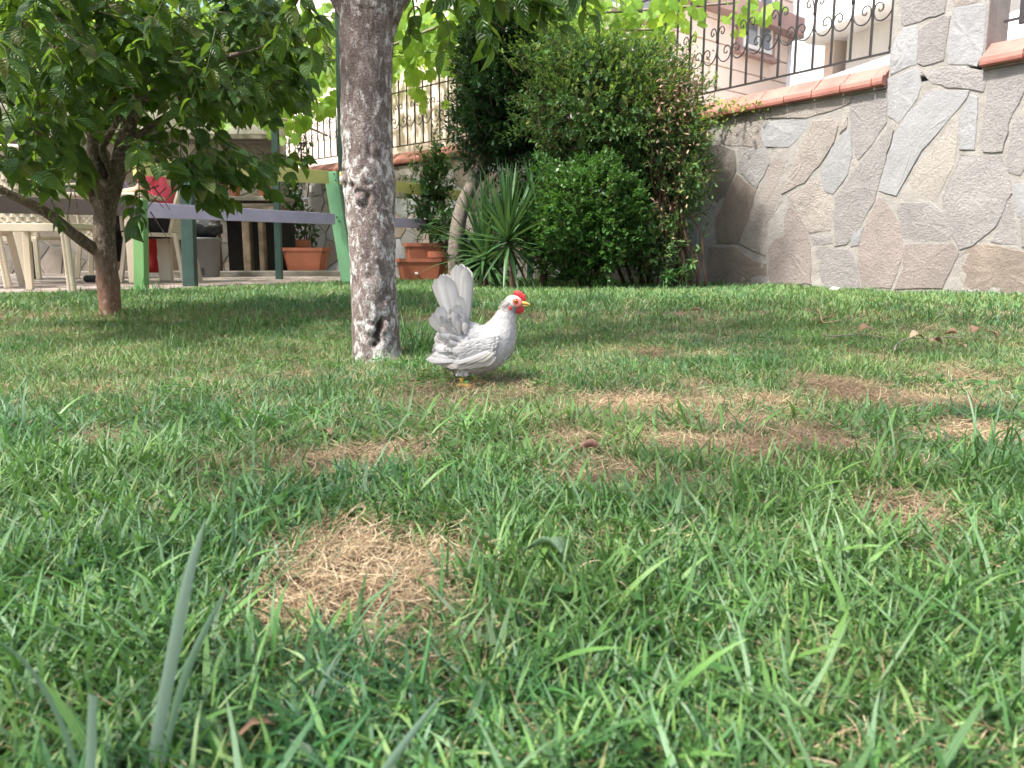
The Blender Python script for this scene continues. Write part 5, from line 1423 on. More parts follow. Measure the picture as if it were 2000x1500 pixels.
# small body feathers, laid in overlapping rows from the tail to the head
def plumage(name, i0, i1, step, a_step, L, w, mat, lift, angs=(0, 2*PI), jit=.12, backness=None):
    b = MB(); row = 0; i = i0
    while i < i1:
        n_ = int(a_step); row += 1
        for k in range(n_):
            a = angs[0]+(angs[1]-angs[0])*(k+(.5 if row % 2 else 0))/n_+R.normal(0, .03)
            p, nr, tg = ring(int(i), a)
            d = -tg+nr*lift+Vector((R.normal(0, jit), R.normal(0, jit), R.normal(0, jit)))
            b.add(*feather(p+nr*.0006, d, nr, L*K*R.uniform(.8, 1.2), w*K*R.uniform(.85, 1.15), .22, .3, 6))
        i += step
    o = b.build(name, mat, hen, smooth=True); o['kind'] = 'stuff'; return o
plumage('body_plumage', 6, 60, 1.25, 40, 70, 50, M['fs'], .24)
plumage('breast_plumage', 44, 62, 1.0, 40, 50, 38, M['fs'], .16, angs=(PI*.62, PI*1.38))
plumage('neck_plumage', 50, 72, .8, 46, 88, 17, M['fh'], .07, jit=.07)
plumage('head_plumage', 70, 85, .7, 40, 26, 14, M['fw'], .05, jit=.07)
# fluffy feathers round the tail base
b = MB()
for side in (-1, 1):
    for k in range(120):
        a = R.uniform(0, 1); ang_ = 1.45+1.5*a+R.normal(0, .08)      # direction in the side plane, from up to backward
        rr_ = R.uniform(0, 1); base = hc_(640-70*rr_+R.normal(0, 22), 905-80*(1-a)+R.normal(0, 35), -side*(.045+.018*R.normal()*.3)*(1.1-.3*rr_))
        L = (110+160*rr_*(1-.35*a))*K
        d = Vector((math.cos(ang_), -side*R.uniform(.05, .45), math.sin(ang_)))
        b.add(*feather(base, d, Vector((0.1, -side, .1)), L*R.uniform(.7, 1.1), R.uniform(46, 70)*K, R.uniform(-.1, .3), .35, 7, tip=.72))
o = b.build('tail_covert_plumage', M['fs'], hen, smooth=True); o['kind'] = 'stuff'
# long tail feathers, two upright stacks
TF = [((610, 860), (345, 335), 95, .020, 'g'), ((612, 850), (372, 330), 90, .012, 'g'), ((610, 850), (425, 285), 100, .026, 'w'), ((615, 850), (462, 285), 105, .020, 'w'), ((620, 850), (500, 315), 90, .03, 'w'),
      ((625, 850), (560, 200), 105, .012, 'w'), ((630, 850), (610, 186), 115, .020, 'w'), ((635, 850), (660, 215), 105, .028, 'w'), ((640, 850), (682, 255), 85, .034, 'w'), ((630, 860), (605, 480), 80, .042, 'w'), ((628, 860), (575, 560), 80, .046, 'w'),
      ((600, 880), (395, 590), 110, .044, 'w'), ((590, 900), (345, 650), 95, .040, 'g'), ((595, 910), (318, 690), 85, .030, 'g')]
for side in (-1, 1):
    for (bx_, bz_), (tx, tz), w_, y_, kind_ in TF:
        if side == 1 and (bx_, tx) == (610, 345): continue
        p = hc_(bx_, bz_, -side*.012-side*y_*.5); q = hc_(tx, tz, -side*y_*1.1); d = q-p
        b = MB(); nr = Vector((.25, -side, .1)); bend = .10*(1 if tx < 500 else -.35)
        f = feather(p, d, nr, d.length, w_*1.14*K, .04*(-1), .18, 12, tip=.86, tint=R.uniform(.35, 1) if kind_ == 'w' else .1)
        vv = []
        X = d.normalized().cross(nr).normalized()
        for v_, l_ in zip(f[0], f[2]): vv.append(v_+X*(-bend if side == 1 else -bend)*4*l_[1]*(1-l_[1])*d.length*.35*(1 if side == 1 else -1))
        b.add(vv, f[1], f[2]); b.build('tail_feather', M['ft'], hen, smooth=True)
# wings
WF = [((850, 1010), (285, 1100), 58), ((850, 1020), (330, 1122), 56), ((860, 1030), (400, 1142), 56), ((870, 1035), (480, 1156), 54), ((890, 1040), (560, 1162), 54), ((910, 1045), (640, 1155), 52), ((930, 1050), (730, 1142), 52), ((950, 1055), (810, 1130), 48),
      ((860, 1010), (275, 1085), 78), ((820, 985), (330, 1050), 86), ((800, 960), (400, 1000), 92), ((780, 940), (520, 985), 84), ((700, 940), (360, 975), 84), ((880, 1000), (540, 1112), 56), ((900, 1005), (640, 1105), 56), ((930, 1010), (760, 1098), 54)]
for side in (-1, 1):
    wing = thing if False else None
    wb = MB(); 
    # shoulder pad that carries the wing feathers
    for k in range(1):
        Vp = []; nA, nB = 14, 10
        for j in range(nB+1):
            for i in range(nA):
                a = 2*PI*i/nA; r_ = math.sin(PI*j/nB); x = 820-130*math.cos(PI*j/nB)*1.25; z = 985+r_*62*math.sin(a); y = .047+r_*.010*math.cos(a)
                Vp.append(hc_(x, z, -side*y))
        wb.add(Vp, [(j*nA+i, j*nA+(i+1) % nA, (j+1)*nA+(i+1) % nA, (j+1)*nA+i) for j in range(nB) for i in range(nA)])
    wing = wb.build('wing', M['henbody'], hen, smooth=True)
    for n__, ((bx_, bz_), (tx, tz), w_) in enumerate(WF):
        lay = .056+.0011*(n__ if n__ < 8 else n__*.8); p = hc_(bx_, bz_, -side*lay); q = hc_(tx, tz, -side*(lay-.010-(.014 if tx < 420 else 0))); d = q-p
        b = MB(); f = feather(p, d, Vector((0, -side, .18)), d.length, w_*K, .0, .14, 11, tip=.88, tint=(.25+.1*(n__ % 3)) if n__ < 7 else .95)
        sag = 26*K*(1 if n__ < 9 else .3)
        vv = [v_+Vector((0, 0, -sag*4*l_[1]*(1-l_[1])*.8)) for v_, l_ in zip(f[0], f[2])]
        b.add(vv, f[1], f[2]); b.build('wing_feather', M['fg'] if n__ < 8 or n__ > 13 else M['fw'], wing, smooth=True)
    b = MB()                                             # coverts over the wing and shoulder
    for r_i in range(11):
        for c_i in range(12):
            x = 985-r_i*30-R.uniform(0, 20)-c_i*3; z = 850+c_i*(20 if r_i < 6 else 14)+r_i*7+R.normal(0, 7)
            ex = 1-((z-960)/170)**2; y = .0655-.00002*abs(z-960)*.5-.010*(((z-960)/150)**2)-(.012*((x-900)/100)**2 if x > 900 else 0)
            p = hc_(x, z, -side*y); d = Vector((-1, -side*-.02, -.30-.25*(c_i-5)/6)); b.add(*feather(p, d, Vector((.15, -side, .12+(-.25*(z-960)/150))), R.uniform(54, 82)*K, R.uniform(38, 54)*K, .12, .3, 6, tint=R.uniform(.5, 1)))
    o = b.build('wing_covert_plumage', M['fs'] if side == -1 else M['fs'], wing, smooth=True); o['kind'] = 'stuff'
# head
M['comb'] = plain('red_comb', (.55, .03, .035), .45, .2, 150, .4, bd=.001); M['comb'].node_tree.nodes['Principled BSDF'].inputs['Subsurface Weight'].default_value = .2
M['beak'] = plain('yellow_beak', (.62, .42, .12), .35, .15, 100, .1); M['leg'] = plain('yellow_leg', (.62, .36, .06), .5, .2, 120, .6, bd=.001)
M['face'] = plain('pink_face', (.62, .20, .15), .6, .2, 160, .5, bd=.001)
def slab(name, outline, y, th, mat, parent=None, puff=.6):
    """a fleshy sheet with rounded rim, outline in enlarged pixels"""
    pts = [hc_(x, z, 0) for x, z in outline]; n_ = len(pts); c = sum(pts, Vector())/n_; V = []; F = []
    for s_, k in ((-.5, .72), (-.28, .94), (0, 1.0), (.28, .94), (.5, .72)):
        for p in pts: q = c.lerp(p, k); V.append(Vector((q.x, y+th*s_, q.z)))
    for r_ in range(4):
        for i in range(n_): F.append((r_*n_+i, r_*n_+(i+1) % n_, (r_+1)*n_+(i+1) % n_, (r_+1)*n_+i))
    V += [Vector((c.x, y-th*.5*(1+puff*.3), c.z)), Vector((c.x, y+th*.5*(1+puff*.3), c.z))]
    for i in range(n_): F += [((i+1) % n_, i, 5*n_), (4*n_+i, 4*n_+(i+1) % n_, 5*n_+1)]
    return link(name, new_mesh(name, V, F, mat, None, True), parent or hen)
slab('comb', [(1118, 480), (1116, 452), (1124, 443), (1136, 462), (1142, 440), (1152, 436), (1160, 458), (1168, 440), (1178, 440), (1182, 466), (1194, 452), (1204, 462), (1204, 486), (1222, 478), (1232, 492), (1228, 512), (1240, 522), (1232, 540), (1212, 548), (1185, 528), (1160, 505), (1135, 492)], 0, .006, M['comb'])
for s_ in (-1, 1):
    slab('wattle', [(1115, 622), (1140, 600), (1180, 590), (1208, 596), (1220, 620), (1212, 644), (1190, 657), (1160, 662), (1135, 650)], s_*.006, .006, M['comb'])
    slab('ear_lobe', [(1064, 590), (1080, 582), (1096, 592), (1100, 612), (1090, 630), (1072, 624)], s_*.0185, .004, M['comb'])
    # face skin patch following the head
    slab('face_skin', [(1098, 545), (1110, 520), (1140, 512), (1172, 522), (1196, 545), (1200, 575), (1180, 595), (1150, 600), (1120, 590), (1104, 570)], s_*.0150, .006, M['face'])
    b = MB(); cpos = hc_(1135, 541, s_*.0180)
    b.tube([cpos+Vector((math.cos(a)*.0058, s_*.0005, math.sin(a)*.0050)) for a in np.linspace(0, 2*PI, 17)], .0011, 6, cap=False); b.build('eyelid', M['comb'], hen, smooth=True)
    m_ = MB(); 
    for r0, r1, mt, nm in ((.0050, .0, plain('amber_iris', (.55, .18, .03), .15, .1, 50, 0), 'eye'),):
        e_ = MB(); V = []; F = []
        for j in range(7):
            for i in range(16): a = 2*PI*i/16; r_ = .0048*math.sin(PI/2*j/6); V.append(cpos+Vector((math.cos(a)*r_, s_*.0024*math.cos(PI/2*j/6), math.sin(a)*r_)))
        e_.add(V, [(j*16+i, j*16+(i+1) % 16, (j+1)*16+(i+1) % 16, (j+1)*16+i) for j in range(6) for i in range(16)]); eo = e_.build(nm, mt, hen, smooth=True)
        pu = MB(); V = []
        for j in range(4):
            for i in range(12): a = 2*PI*i/12; r_ = .0024*math.sin(PI/2*j/3); V.append(cpos+Vector((math.cos(a)*r_, s_*(.0022+.0009*math.cos(PI/2*j/3)), math.sin(a)*r_)))
        pu.add(V, [(j*12+i, j*12+(i+1) % 12, (j+1)*12+(i+1) % 12, (j+1)*12+i) for j in range(3) for i in range(12)]); pu.build('pupil', plain('pupil_black', (.005, .005, .005), .05, 0, 5, 0), eo, smooth=True)
def cone_path(pts, rads, flat):
    V = []; n_ = 12
    for (x, z), (rv, rw) in zip(pts, rads):
        for k in range(n_):
            a = 2*PI*k/n_; c = hc_(x, z-rv*math.cos(a), 0); V.append(Vector((c.x, rw*K*math.sin(a), c.z)))
    return V, [(i*n_+k, i*n_+(k+1) % n_, (i+1)*n_+(k+1) % n_, (i+1)*n_+k) for i in range(len(pts)-1) for k in range(n_)]+[tuple(range(n_))]
b = MB(); b.add(*cone_path([(1180, 562), (1205, 562), (1230, 564), (1255, 569), (1272, 577), (1281, 586)], [(24, 24), (21, 21), (17, 16), (12, 11), (7, 6), (1, 1)], 0)); b.build('beak', M['beak'], hen, smooth=True)
b = MB(); b.add(*cone_path([(1180, 586), (1205, 587), (1230, 588), (1252, 588), (1262, 589)], [(11, 20), (10, 17), (8, 12), (5, 7), (1, 1)], 0)); b.build('lower_beak', M['beak'], hen, smooth=True)
# legs with toes
for s_, lx, fx in ((-1, 615, 618), (1, 725, 728)):
    y = s_*.028; lg = MB()
    lg.tube([hc_(lx+20, 1190, y*.9), hc_(lx+5, 1235, y)], [.012, .0075], 12); th_ = lg.build('thigh', M['henbody'], hen, smooth=True)
    lg = MB(); lg.tube([hc_(lx+8, 1225, y), hc_(lx, 1250, y), hc_(fx, 1300, y), hc_(fx+2, 1345, y)], [.0068, .0062, .0050, .0058], 10); leg = lg.build('leg', M['leg'], hen, smooth=True)
    for az, tl in ((0.0, .034), (.55, .028), (-.55, .028), (PI, .016)):
        tb2 = MB(); d = Vector((math.cos(az), math.sin(az), 0)); o_ = hc_(fx+2, 1347, y)
        tb2.tube([o_, o_+d*tl*.35+Vector((0, 0, .002)), o_+d*tl*.75-Vector((0, 0, .001)), o_+d*tl-Vector((0, 0, .004))], [.0050, .0040, .0032, .0010], 8); tb2.build('toe', M['leg'], leg, smooth=True)
    bf = MB()
    for k in range(90):
        a = R.uniform(0, 2*PI); p = hc_(lx+22+R.normal(0, 20), 1165+R.uniform(0, 62), 0)+Vector((math.cos(a)*.010, y+math.sin(a)*.010, 0))
        bf.add(*feather(p, Vector((-.25, 0, -1)), Vector((math.cos(a), math.sin(a), .1)), .010, .006, .1, .3, 5))
    o = bf.build('thigh_plumage', M['fw'], th_, smooth=True); o['kind'] = 'stuff'

# ================================================================== litter on the lawn
def lyg(x, y, dz=.0): p = onlawn(x, y); return Vector((p.x, p.y, gz(p)+dz))
def litter(label, x, y, dz, mat, scale, tpl, rot, grp=None, name='fallen_leaf', cat='leaf'):
    V, F, L = tpl; V = V.copy(); V[:, 2] += .25*np.sin(V[:, 1]*5)*V[:, 1]+.35*np.abs(V[:, 0])
    o = link(name, new_mesh(name, V*scale, F, mat, L, True), None, lyg(x, y, dz), rot); tag(o, label, cat, grp); m_ = o.modifiers.new('thick', 'SOLIDIFY'); m_.thickness = .0004; return o
M['pale_leaf'] = leafmat('pale_underside_leaf', (.22, .33, .20), (.28, .40, .24), (.34, .46, .30), (.2, .4, .1), .2, .6)
M['pink_leaf'] = leafmat('rosy_dead_leaf', (.26, .12, .10), (.36, .18, .15), (.45, .26, .2), (.3, .15, .1), .2, .6)
litter('pale green upturned leaf lying on the foreground grass', 1098, 1152, .035, M['pale_leaf'], .042, DOG, (.35, .3, 1.0))
litter('rosy brown curled leaf in the bare patch right of centre', 1175, 905, .02, M['pink_leaf'], .045, DOG, (.2, .5, 1.4))
litter('small dark red leaf piece beside the rosy curled leaf', 1128, 905, .02, M['pink_leaf'], .022, DOG, (.3, -.3, 2.0))
litter('large curled tan leaf on the long twig on the shaded lawn', 1676, 668, .04, M['dead_leaf'], .055, DOG, (.5, .4, -1.6))
litter('tan leaf at the fork of the second twig', 1775, 682, .04, M['dead_leaf'], .055, DOG, (.3, .3, -1.5))
litter('small tan leaf at the right of the second twig', 1818, 686, .03, M['dead_leaf'], .05, DOG, (.3, -.3, -1.2))
litter('crumpled tan leaf standing upright near right edge', 1895, 672, .04, M['dead_leaf'], .045, DOG, (1.0, .4, -.4))
litter('brown curled leaf left of the upright crumpled leaf', 1868, 676, .04, M['dead_leaf'], .045, DOG, (.4, .8, .8))
litter('tiny tan leaf below the upright crumpled leaf', 1885, 690, .02, M['dead_leaf'], .04, DOG, (.2, .3, .3))
litter('single tan leaf closest to right edge', 1945, 678, .03, M['dead_leaf'], .045, DOG, (1.0, .1, .9))
litter('small orange leaf alone on the shaded lawn behind', 1368, 624, .03, M['pink_leaf'], .045, DOG, (.6, .5, .9))
litter('yellow broken leaf piece at bottom edge of the picture', 545, 1500, .03, M['dead_leaf'], .03, LONG, (.2, .1, 1.9))
litter('pale brown leaf on the lawn below the dogwood leaves', 648, 872, .02, M['dead_leaf'], .03, DOG, (.4, .1, .9))
def twig(label, pts, r, mat=None, side=(), dz=.035):
    w = spline([lyg(x, y, dz) for x, y in pts], 16); b = MB(); b.tube(w, [r*(1-.5*i/15) for i in range(16)], 6)
    for k, dx, dy_ in side: b.tube([w[k], Vector(w[k])+Vector((dx, dy_, .015))], [r*.6, r*.3], 5)
    c = Vector(w[0]); b.V = [tuple(Vector(v)-c) for v in b.V]
    tag(b.build('fallen_twig', mat or M['stem_grey'], None, smooth=True, loc=c), label, 'twig')
twig('long thin grey twig bent at its left end on the shaded lawn', [(1606, 670), (1618, 676), (1650, 674), (1690, 672), (1735, 682)], .0028, side=((8, .05, .03),))
twig('grey twig arching toward the tan leaves at right', [(1745, 706), (1752, 692), (1775, 681), (1830, 680), (1880, 676)], .0028, side=((7, .04, .04), (12, .03, -.04)))
twig('pale yellow rooty twig tangle on the shaded lawn', [(1594, 616), (1602, 632), (1606, 646), (1625, 648)], .004, M['straw'], side=((3, -.08, 0), (7, .07, .02), (9, -.06, -.05), (12, .05, -.03)))
def rock(label, x, y, s, mat, dz=0, name='pebble'):
    b = MB(); V = []; nA, nB = 10, 7
    for j in range(nB+1):
        for i in range(nA):
            a = 2*PI*i/nA; th = PI*j/nB; q = Vector((math.sin(th)*math.cos(a), math.sin(th)*math.sin(a), math.cos(th)*.55)); q *= 1+.35*mnoise.noise(q*1.7+Vector((x, y, 0))); V.append(q*s)
    b.add(V, [(j*nA+i, (j+1)*nA+i, (j+1)*nA+(i+1) % nA, j*nA+(i+1) % nA) for j in range(nB) for i in range(nA)]); tag(b.build(name, mat, None, smooth=True, loc=lyg(x, y, dz)), label, 'stone')
rock('pale pinkish stone lying on the lawn at the foot of the wall', 1545, 562, .06, STONES[6], .03)
rock('small pale stone at the wall foot below the pier', 1630, 572, .04, STONES[6], .02)
rock('dark stone under the privet shrub', 1275, 552, .09, STONES[3], .02)
# sandy lump of soil in the straw patch
b = MB()
rgs = random.Random(6)
for k in range(260):
    p = lyg(735+rgs.gauss(0, 32), 1258+rgs.gauss(0, 16)); s_ = rgs.uniform(.0015, .006); b.box(p+Vector((0, 0, .004+rgs.uniform(0, .004))), (s_, s_*rgs.uniform(.6, 1.3), s_), Euler((rgs.random()*3, rgs.random()*3, rgs.random()*3)).to_matrix())
M['grit'] = plain('pale_grit', (.50, .46, .40), .95, .25, 60, .4)
tag(b.build('sandy_grit', M['grit'], None, bevel=0), None, kind='stuff')

# ================================================================== grass
# dry patches: centre and half axes as they lie on the lawn
PT = [(720, 1158, 185, 105, 2.3), (860, 1290, 85, 50, 1.5), (640, 1235, 80, 30, .8), (400, 1012, 52, 32, 1.2), (600, 930, 130, 34, 1.2), (745, 905, 110, 28, 1.2), (380, 930, 90, 26, .9), (500, 900, 60, 20, .7), (200, 875, 70, 22, .7), (370, 968, 50, 16, .7),
      (1110, 872, 80, 30, 1.1), (1180, 920, 130, 30, .8), (1340, 890, 100, 34, 1.2), (1240, 965, 190, 45, 1.0), (1600, 872, 90, 36, 1.2), (1480, 900, 130, 32, 1.1), (1760, 1020, 110, 50, 1.3), (1790, 960, 80, 40, .8), (1640, 770, 80, 26, 1.2), (1780, 790, 60, 20, 1.1),
      (1480, 785, 50, 18, .8), (1250, 800, 130, 34, 1.0), (1350, 760, 60, 20, .6), (1290, 700, 60, 16, .7), (1250, 850, 90, 22, .6), (1930, 860, 110, 36, .9), (1190, 1075, 60, 26, .8), (1560, 1090, 100, 30, .5), (1820, 1130, 90, 36, .5), (1000, 960, 60, 26, .6), (900, 820, 60, 22, .6),
      (960, 900, 50, 18, .6), (1700, 700, 50, 12, .5), (1880, 745, 90, 18, .6), (300, 850, 60, 18, .4), (520, 835, 60, 14, .4), (1060, 780, 50, 16, .35), (1450, 700, 80, 14, .3), (1120, 820, 60, 18, .5), (850, 960, 80, 26, .5), (1420, 960, 120, 30, .6), (1650, 930, 100, 34, 1.0), (1880, 800, 90, 24, .9), (1400, 830, 120, 24, .8), (980, 1000, 60, 26, .6), (450, 950, 70, 20, .9)]
PG = []
for x, y, rx, ry, s_ in PT:
    c = onlawn(x, y); e = onlawn(x+rx, y); n1 = onlawn(x, y-ry); n0 = onlawn(x, y+ry)
    PG.append((c.x, (n0.y+n1.y)/2, abs(e.x-c.x), abs(n1.y-n0.y)/2, s_))
def dryness(x, y):
    d = np.zeros(len(x))
    for cx, cy, ax, ay, s_ in PG:
        q = ((x-cx)/ax)**2+((y-cy)/ay)**2; d = np.maximum(d, s_*np.exp(-q*.9))
    nz = np.array([mnoise.noise(Vector((a*7, b_*7, 0)))*.5+mnoise.noise(Vector((a*19, b_*19, 4)))*.35 for a, b_ in zip(x, y)])
    nz2 = np.array([mnoise.noise(Vector((a*13+5, b_*26, 7))) for a, b_ in zip(x, y)])
    return d*.95+nz*.8+nz2*.6+.03
def blades(n, rad, Lr, Wr, lean, bend, tints, S=4, base_z=(-.004, 0), curl=.6):
    curl = R.uniform(-curl, curl, n)
    th = R.uniform(0, 2*PI, n); r_ = rad*np.sqrt(R.random(n)); x0 = r_*np.cos(th); y0 = r_*np.sin(th)
    az = R.uniform(0, 2*PI, n); L = R.uniform(*Lr, n)*R.uniform(.6, 1, n); W = R.uniform(*Wr, n); l0 = np.abs(R.normal(lean[0], lean[1], n)); bn_ = R.uniform(*bend, n); tw = R.uniform(-.9, .9, n)
    V = []; Lu = []; pos = np.stack([x0, y0, R.uniform(base_z[0], base_z[1], n)], 1)
    tint = R.choice(tints, n)+R.uniform(-.08, .08, n); tint = np.clip(tint, 0, 1)
    pts = []
    for i in range(S+1):
        t = i/S; tilt = np.minimum(l0+bn_*t, 2.1)
        az = az+curl/S; d = np.stack([np.cos(az)*np.sin(tilt), np.sin(az)*np.sin(tilt), np.cos(tilt)], 1)
        if i: pos = pos+d*(L/S)[:, None]
        a2 = az+PI/2+tw*t; wd = np.stack([np.cos(a2), np.sin(a2), .25*np.sin(tw*3)], 1)
        w = W*(.75+.5*t)*(1-t**2.4)*.5 if i < S else W*0
        if i < S: V += [pos-wd*w[:, None], pos+wd*w[:, None]]; Lu += [np.stack([-np.ones(n), np.full(n, t), tint], 1), np.stack([np.ones(n), np.full(n, t), tint], 1)]
        else: V.append(pos); Lu.append(np.stack([np.zeros(n), np.full(n, t), tint], 1))
    V = np.stack(V, 1); Lu = np.stack(Lu, 1); k = V.shape[1]
    f3 = []
    for i in range(S-1): f3 += [(2*i, 2*i+1, 2*i+3), (2*i, 2*i+3, 2*i+2)]
    f3.append((2*S-2, 2*S-1, 2*S)); f3 = np.array(f3)
    F = (f3[None]+(np.arange(n)*k)[:, None, None]).reshape(-1, 3)
    return V.reshape(-1, 3), F, Lu.reshape(-1, 3)
def clump_collection(name, mat, specs):
    c = bpy.data.collections.new(name)
    for i, sp_ in enumerate(specs):
        V, F, L = blades(*sp_); me = new_mesh(name, V, F, mat, L, True); o = bpy.data.objects.new('%s_%02d' % (name, i), me); c.objects.link(o)
    return c
GT = [.05, .15, .3, .42, .42, .5, .6, .7, .8, .88, .93]
GF = [.02, .1, .18, .25, .35, .4, .5, .6, .7, .75, .84]
fine = clump_collection('fine_tuft', M['grass'], [(24, .045, (.022, .058), (.0021, .0038), (.75, .5), (.2, 1.3), GT) for _ in range(8)])
wide = clump_collection('wide_tuft', M['grass'], [(17, .05, (.03, .08), (.0022, .0044), (.75, .5), (.2, 1.3), GF, 5) for _ in range(8)])
far = clump_collection('far_tuft', M['grass'], [(21, .07, (.028, .06), (.0040, .0062), (.4, .4), (.1, 1.0), GT, 3) for _ in range(8)])
tall = clump_collection('tall_tuft', M['grass'], [(22, .04, (.08, .17), (.003, .0055), (.35, .35), (.3, 1.5), [.1, .2, .3, .4, .5, .6], 6) for _ in range(5)])
broad = clump_collection('broad_tuft', M['grass'], [(5, .035, (.06, .14), (.0036, .0075), (1.22, .3), (.0, 1.0), [.05, .12, .2, .42, .42, .42, .56, .56, .70], 6) for _ in range(8)])
dry = clump_collection('dry_tuft', M['straw'], [(46, .05, (.025, .06), (.0007, .0014), (1.5, .2), (-.4, .6), [.05, .25, .4, .55, .7, .9], 5, (.0, .014), 1.9) for _ in range(8)])
drystub = clump_collection('stubble_tuft', M['straw'], [(9, .05, (.015, .04), (.0010, .0020), (.6, .4), (.0, 1.0), [.5, .7, .9, 1.0], 3) for _ in range(5)])

def scatter_object(name, P, rz, tilt, sc, idx, coll):
    me = bpy.data.meshes.new(name); n = len(P); me.vertices.add(n); me.vertices.foreach_set('co', P.astype(np.float32).ravel())
    a = me.attributes.new('turn', 'FLOAT_VECTOR', 'POINT'); a.data.foreach_set('vector', np.stack([tilt*np.cos(rz), tilt*np.sin(rz), rz], 1).astype(np.float32).ravel())
    a = me.attributes.new('size', 'FLOAT', 'POINT'); a.data.foreach_set('value', sc.astype(np.float32))
    a = me.attributes.new('pick', 'INT', 'POINT'); a.data.foreach_set('value', idx.astype(np.int32)); me.update()
    o = link(name, me); ng = bpy.data.node_groups.new(name, 'GeometryNodeTree')
    ng.interface.new_socket('Geometry', in_out='INPUT', socket_type='NodeSocketGeometry'); ng.interface.new_socket('Geometry', in_out='OUTPUT', socket_type='NodeSocketGeometry')
    N = ng.nodes; gi = N.new('NodeGroupInput'); go = N.new('NodeGroupOutput'); ip = N.new('GeometryNodeInstanceOnPoints'); ci = N.new('GeometryNodeCollectionInfo')
    ci.inputs['Collection'].default_value = coll; ci.inputs['Separate Children'].default_value = True; ci.inputs['Reset Children'].default_value = True
    ip.inputs['Pick Instance'].default_value = True
    def na(nm, ty):
        x = N.new('GeometryNodeInputNamedAttribute'); x.data_type = ty; x.inputs['Name'].default_value = nm; return [o_ for o_ in x.outputs if o_.enabled and o_.name == 'Attribute'][0]
    e2r = N.new('FunctionNodeEulerToRotation')
    L = ng.links; L.new(gi.outputs[0], ip.inputs['Points']); L.new(ci.outputs[0], ip.inputs['Instance']); L.new(na('turn', 'FLOAT_VECTOR'), e2r.inputs[0]); L.new(e2r.outputs[0], ip.inputs['Rotation'])
    L.new(na('size', 'FLOAT'), ip.inputs['Scale']); L.new(na('pick', 'INT'), ip.inputs['Instance Index']); L.new(ip.outputs[0], go.inputs[0])
    md = o.modifiers.new('scatter', 'NODES'); md.node_group = ng; o['kind'] = 'stuff'; return o
lawn_edge = [Vector((p.x, p.y, 0)) for p in pw]
def usable(x, y):
    """lawn only: not on the patio, not inside the walls"""
    ok = np.ones(len(x), bool)
    dr = (x-orgR.x)*NR.x+(y-orgR.y)*NR.y; ok &= dr > .02
    dl = (x-orgL.x)*NL.x+(y-orgL.y)*NL.y; ok &= dl > .05
    ok &= np.array([not inpoly(a, b_, lawn_edge) for a, b_ in zip(x, y)])
    tx, ty = plum.location.x, plum.location.y; ok &= (x-tx)**2+(y-ty)**2 > .085**2
    tx, ty = dog.location.x, dog.location.y; ok &= (x-tx)**2+(y-ty)**2 > .06**2
    return ok
def sample(n, y0, y1, margin):
    y = np.sqrt(R.uniform(y0*y0, y1*y1, n)) if y0 > 0 else R.uniform(y0, y1, n); hw = .70*np.maximum(y, .2)+margin; x = R.uniform(-1, 1, n)*hw
    ok = usable(x, y); return x[ok], y[ok]
zones = [('foreground_grass', .16, 1.15, .25, 5200, 'near'), ('lawn_grass', 1.1, 3.2, .5, 19000, 'mid'), ('distant_lawn_grass', 3.1, 9.3, 1.0, 26000, 'far')]
for nm, y0, y1, mg, n, kind_ in zones:
    x, y = sample(n, y0, y1, mg); d = dryness(x, y); keep = R.random(len(x)) > np.clip((d-.32)*2.4, 0, .975); x, y, d = x[keep], y[keep], d[keep]
    z = ground_z_np(x, y); P = np.stack([x, y, z], 1); m_ = len(x); sc = R.uniform(.75, 1.25, m_)*(1-.25*np.clip(d, 0, 1))
    lush = np.array([mnoise.noise(Vector((a*2.2, b_*2.2, 9))) for a, b_ in zip(x, y)]); sc *= 1+.35*lush; sc *= np.where((np.abs(x-hen.location.x) < .16) & (y > hen.location.y-.30) & (y < hen.location.y+.08), .55, 1)
    if kind_ == 'near':
        scatter_object(nm, P, R.uniform(0, 6.28, m_), R.normal(0, .12, m_), sc*.95, R.integers(0, 8, m_), wide)
        x2, y2 = sample(3200, y0, y1, mg); d2 = dryness(x2, y2); k_ = R.random(len(x2)) > np.clip((d2-.32)*2.4, 0, .97); x2, y2 = x2[k_], y2[k_]
        scatter_object('foreground_fine_grass', np.stack([x2, y2, ground_z_np(x2, y2)], 1), R.uniform(0, 6.28, len(x2)), R.normal(0, .12, len(x2)), R.uniform(.7, 1.2, len(x2)), R.integers(0, 8, len(x2)), fine)
    elif kind_ == 'mid':
        k_ = (lush > .05)
        scatter_object(nm, P[~k_], R.uniform(0, 6.28, (~k_).sum()), R.normal(0, .12, (~k_).sum()), sc[~k_]*.95, R.integers(0, 8, (~k_).sum()), fine)
        scatter_object('lush_lawn_grass', P[k_], R.uniform(0, 6.28, k_.sum()), R.normal(0, .12, k_.sum()), sc[k_]*.72, R.integers(0, 8, k_.sum()), wide)
    else:
        scatter_object(nm, P, R.uniform(0, 6.28, m_), R.normal(0, .1, m_), sc, R.integers(0, 8, m_), far)
x, y = sample(3200, .2, 1.5, .2); d = dryness(x, y); k_ = d < .45; x, y = x[k_], y[k_]
scatter_object('broad_foreground_grass', np.stack([x, y, ground_z_np(x, y)+.008], 1), R.uniform(0, 6.28, len(x)), R.normal(0, .10, len(x)), R.uniform(.55, 1.05, len(x)), R.integers(0, 8, len(x)), broad)
x, y = sample(1500, 1.5, 3.4, .3); d = dryness(x, y); k_ = (d < .3) & ((x-hen.location.x)**2+(y-hen.location.y+.15)**2 > .3**2); x, y = x[k_], y[k_]
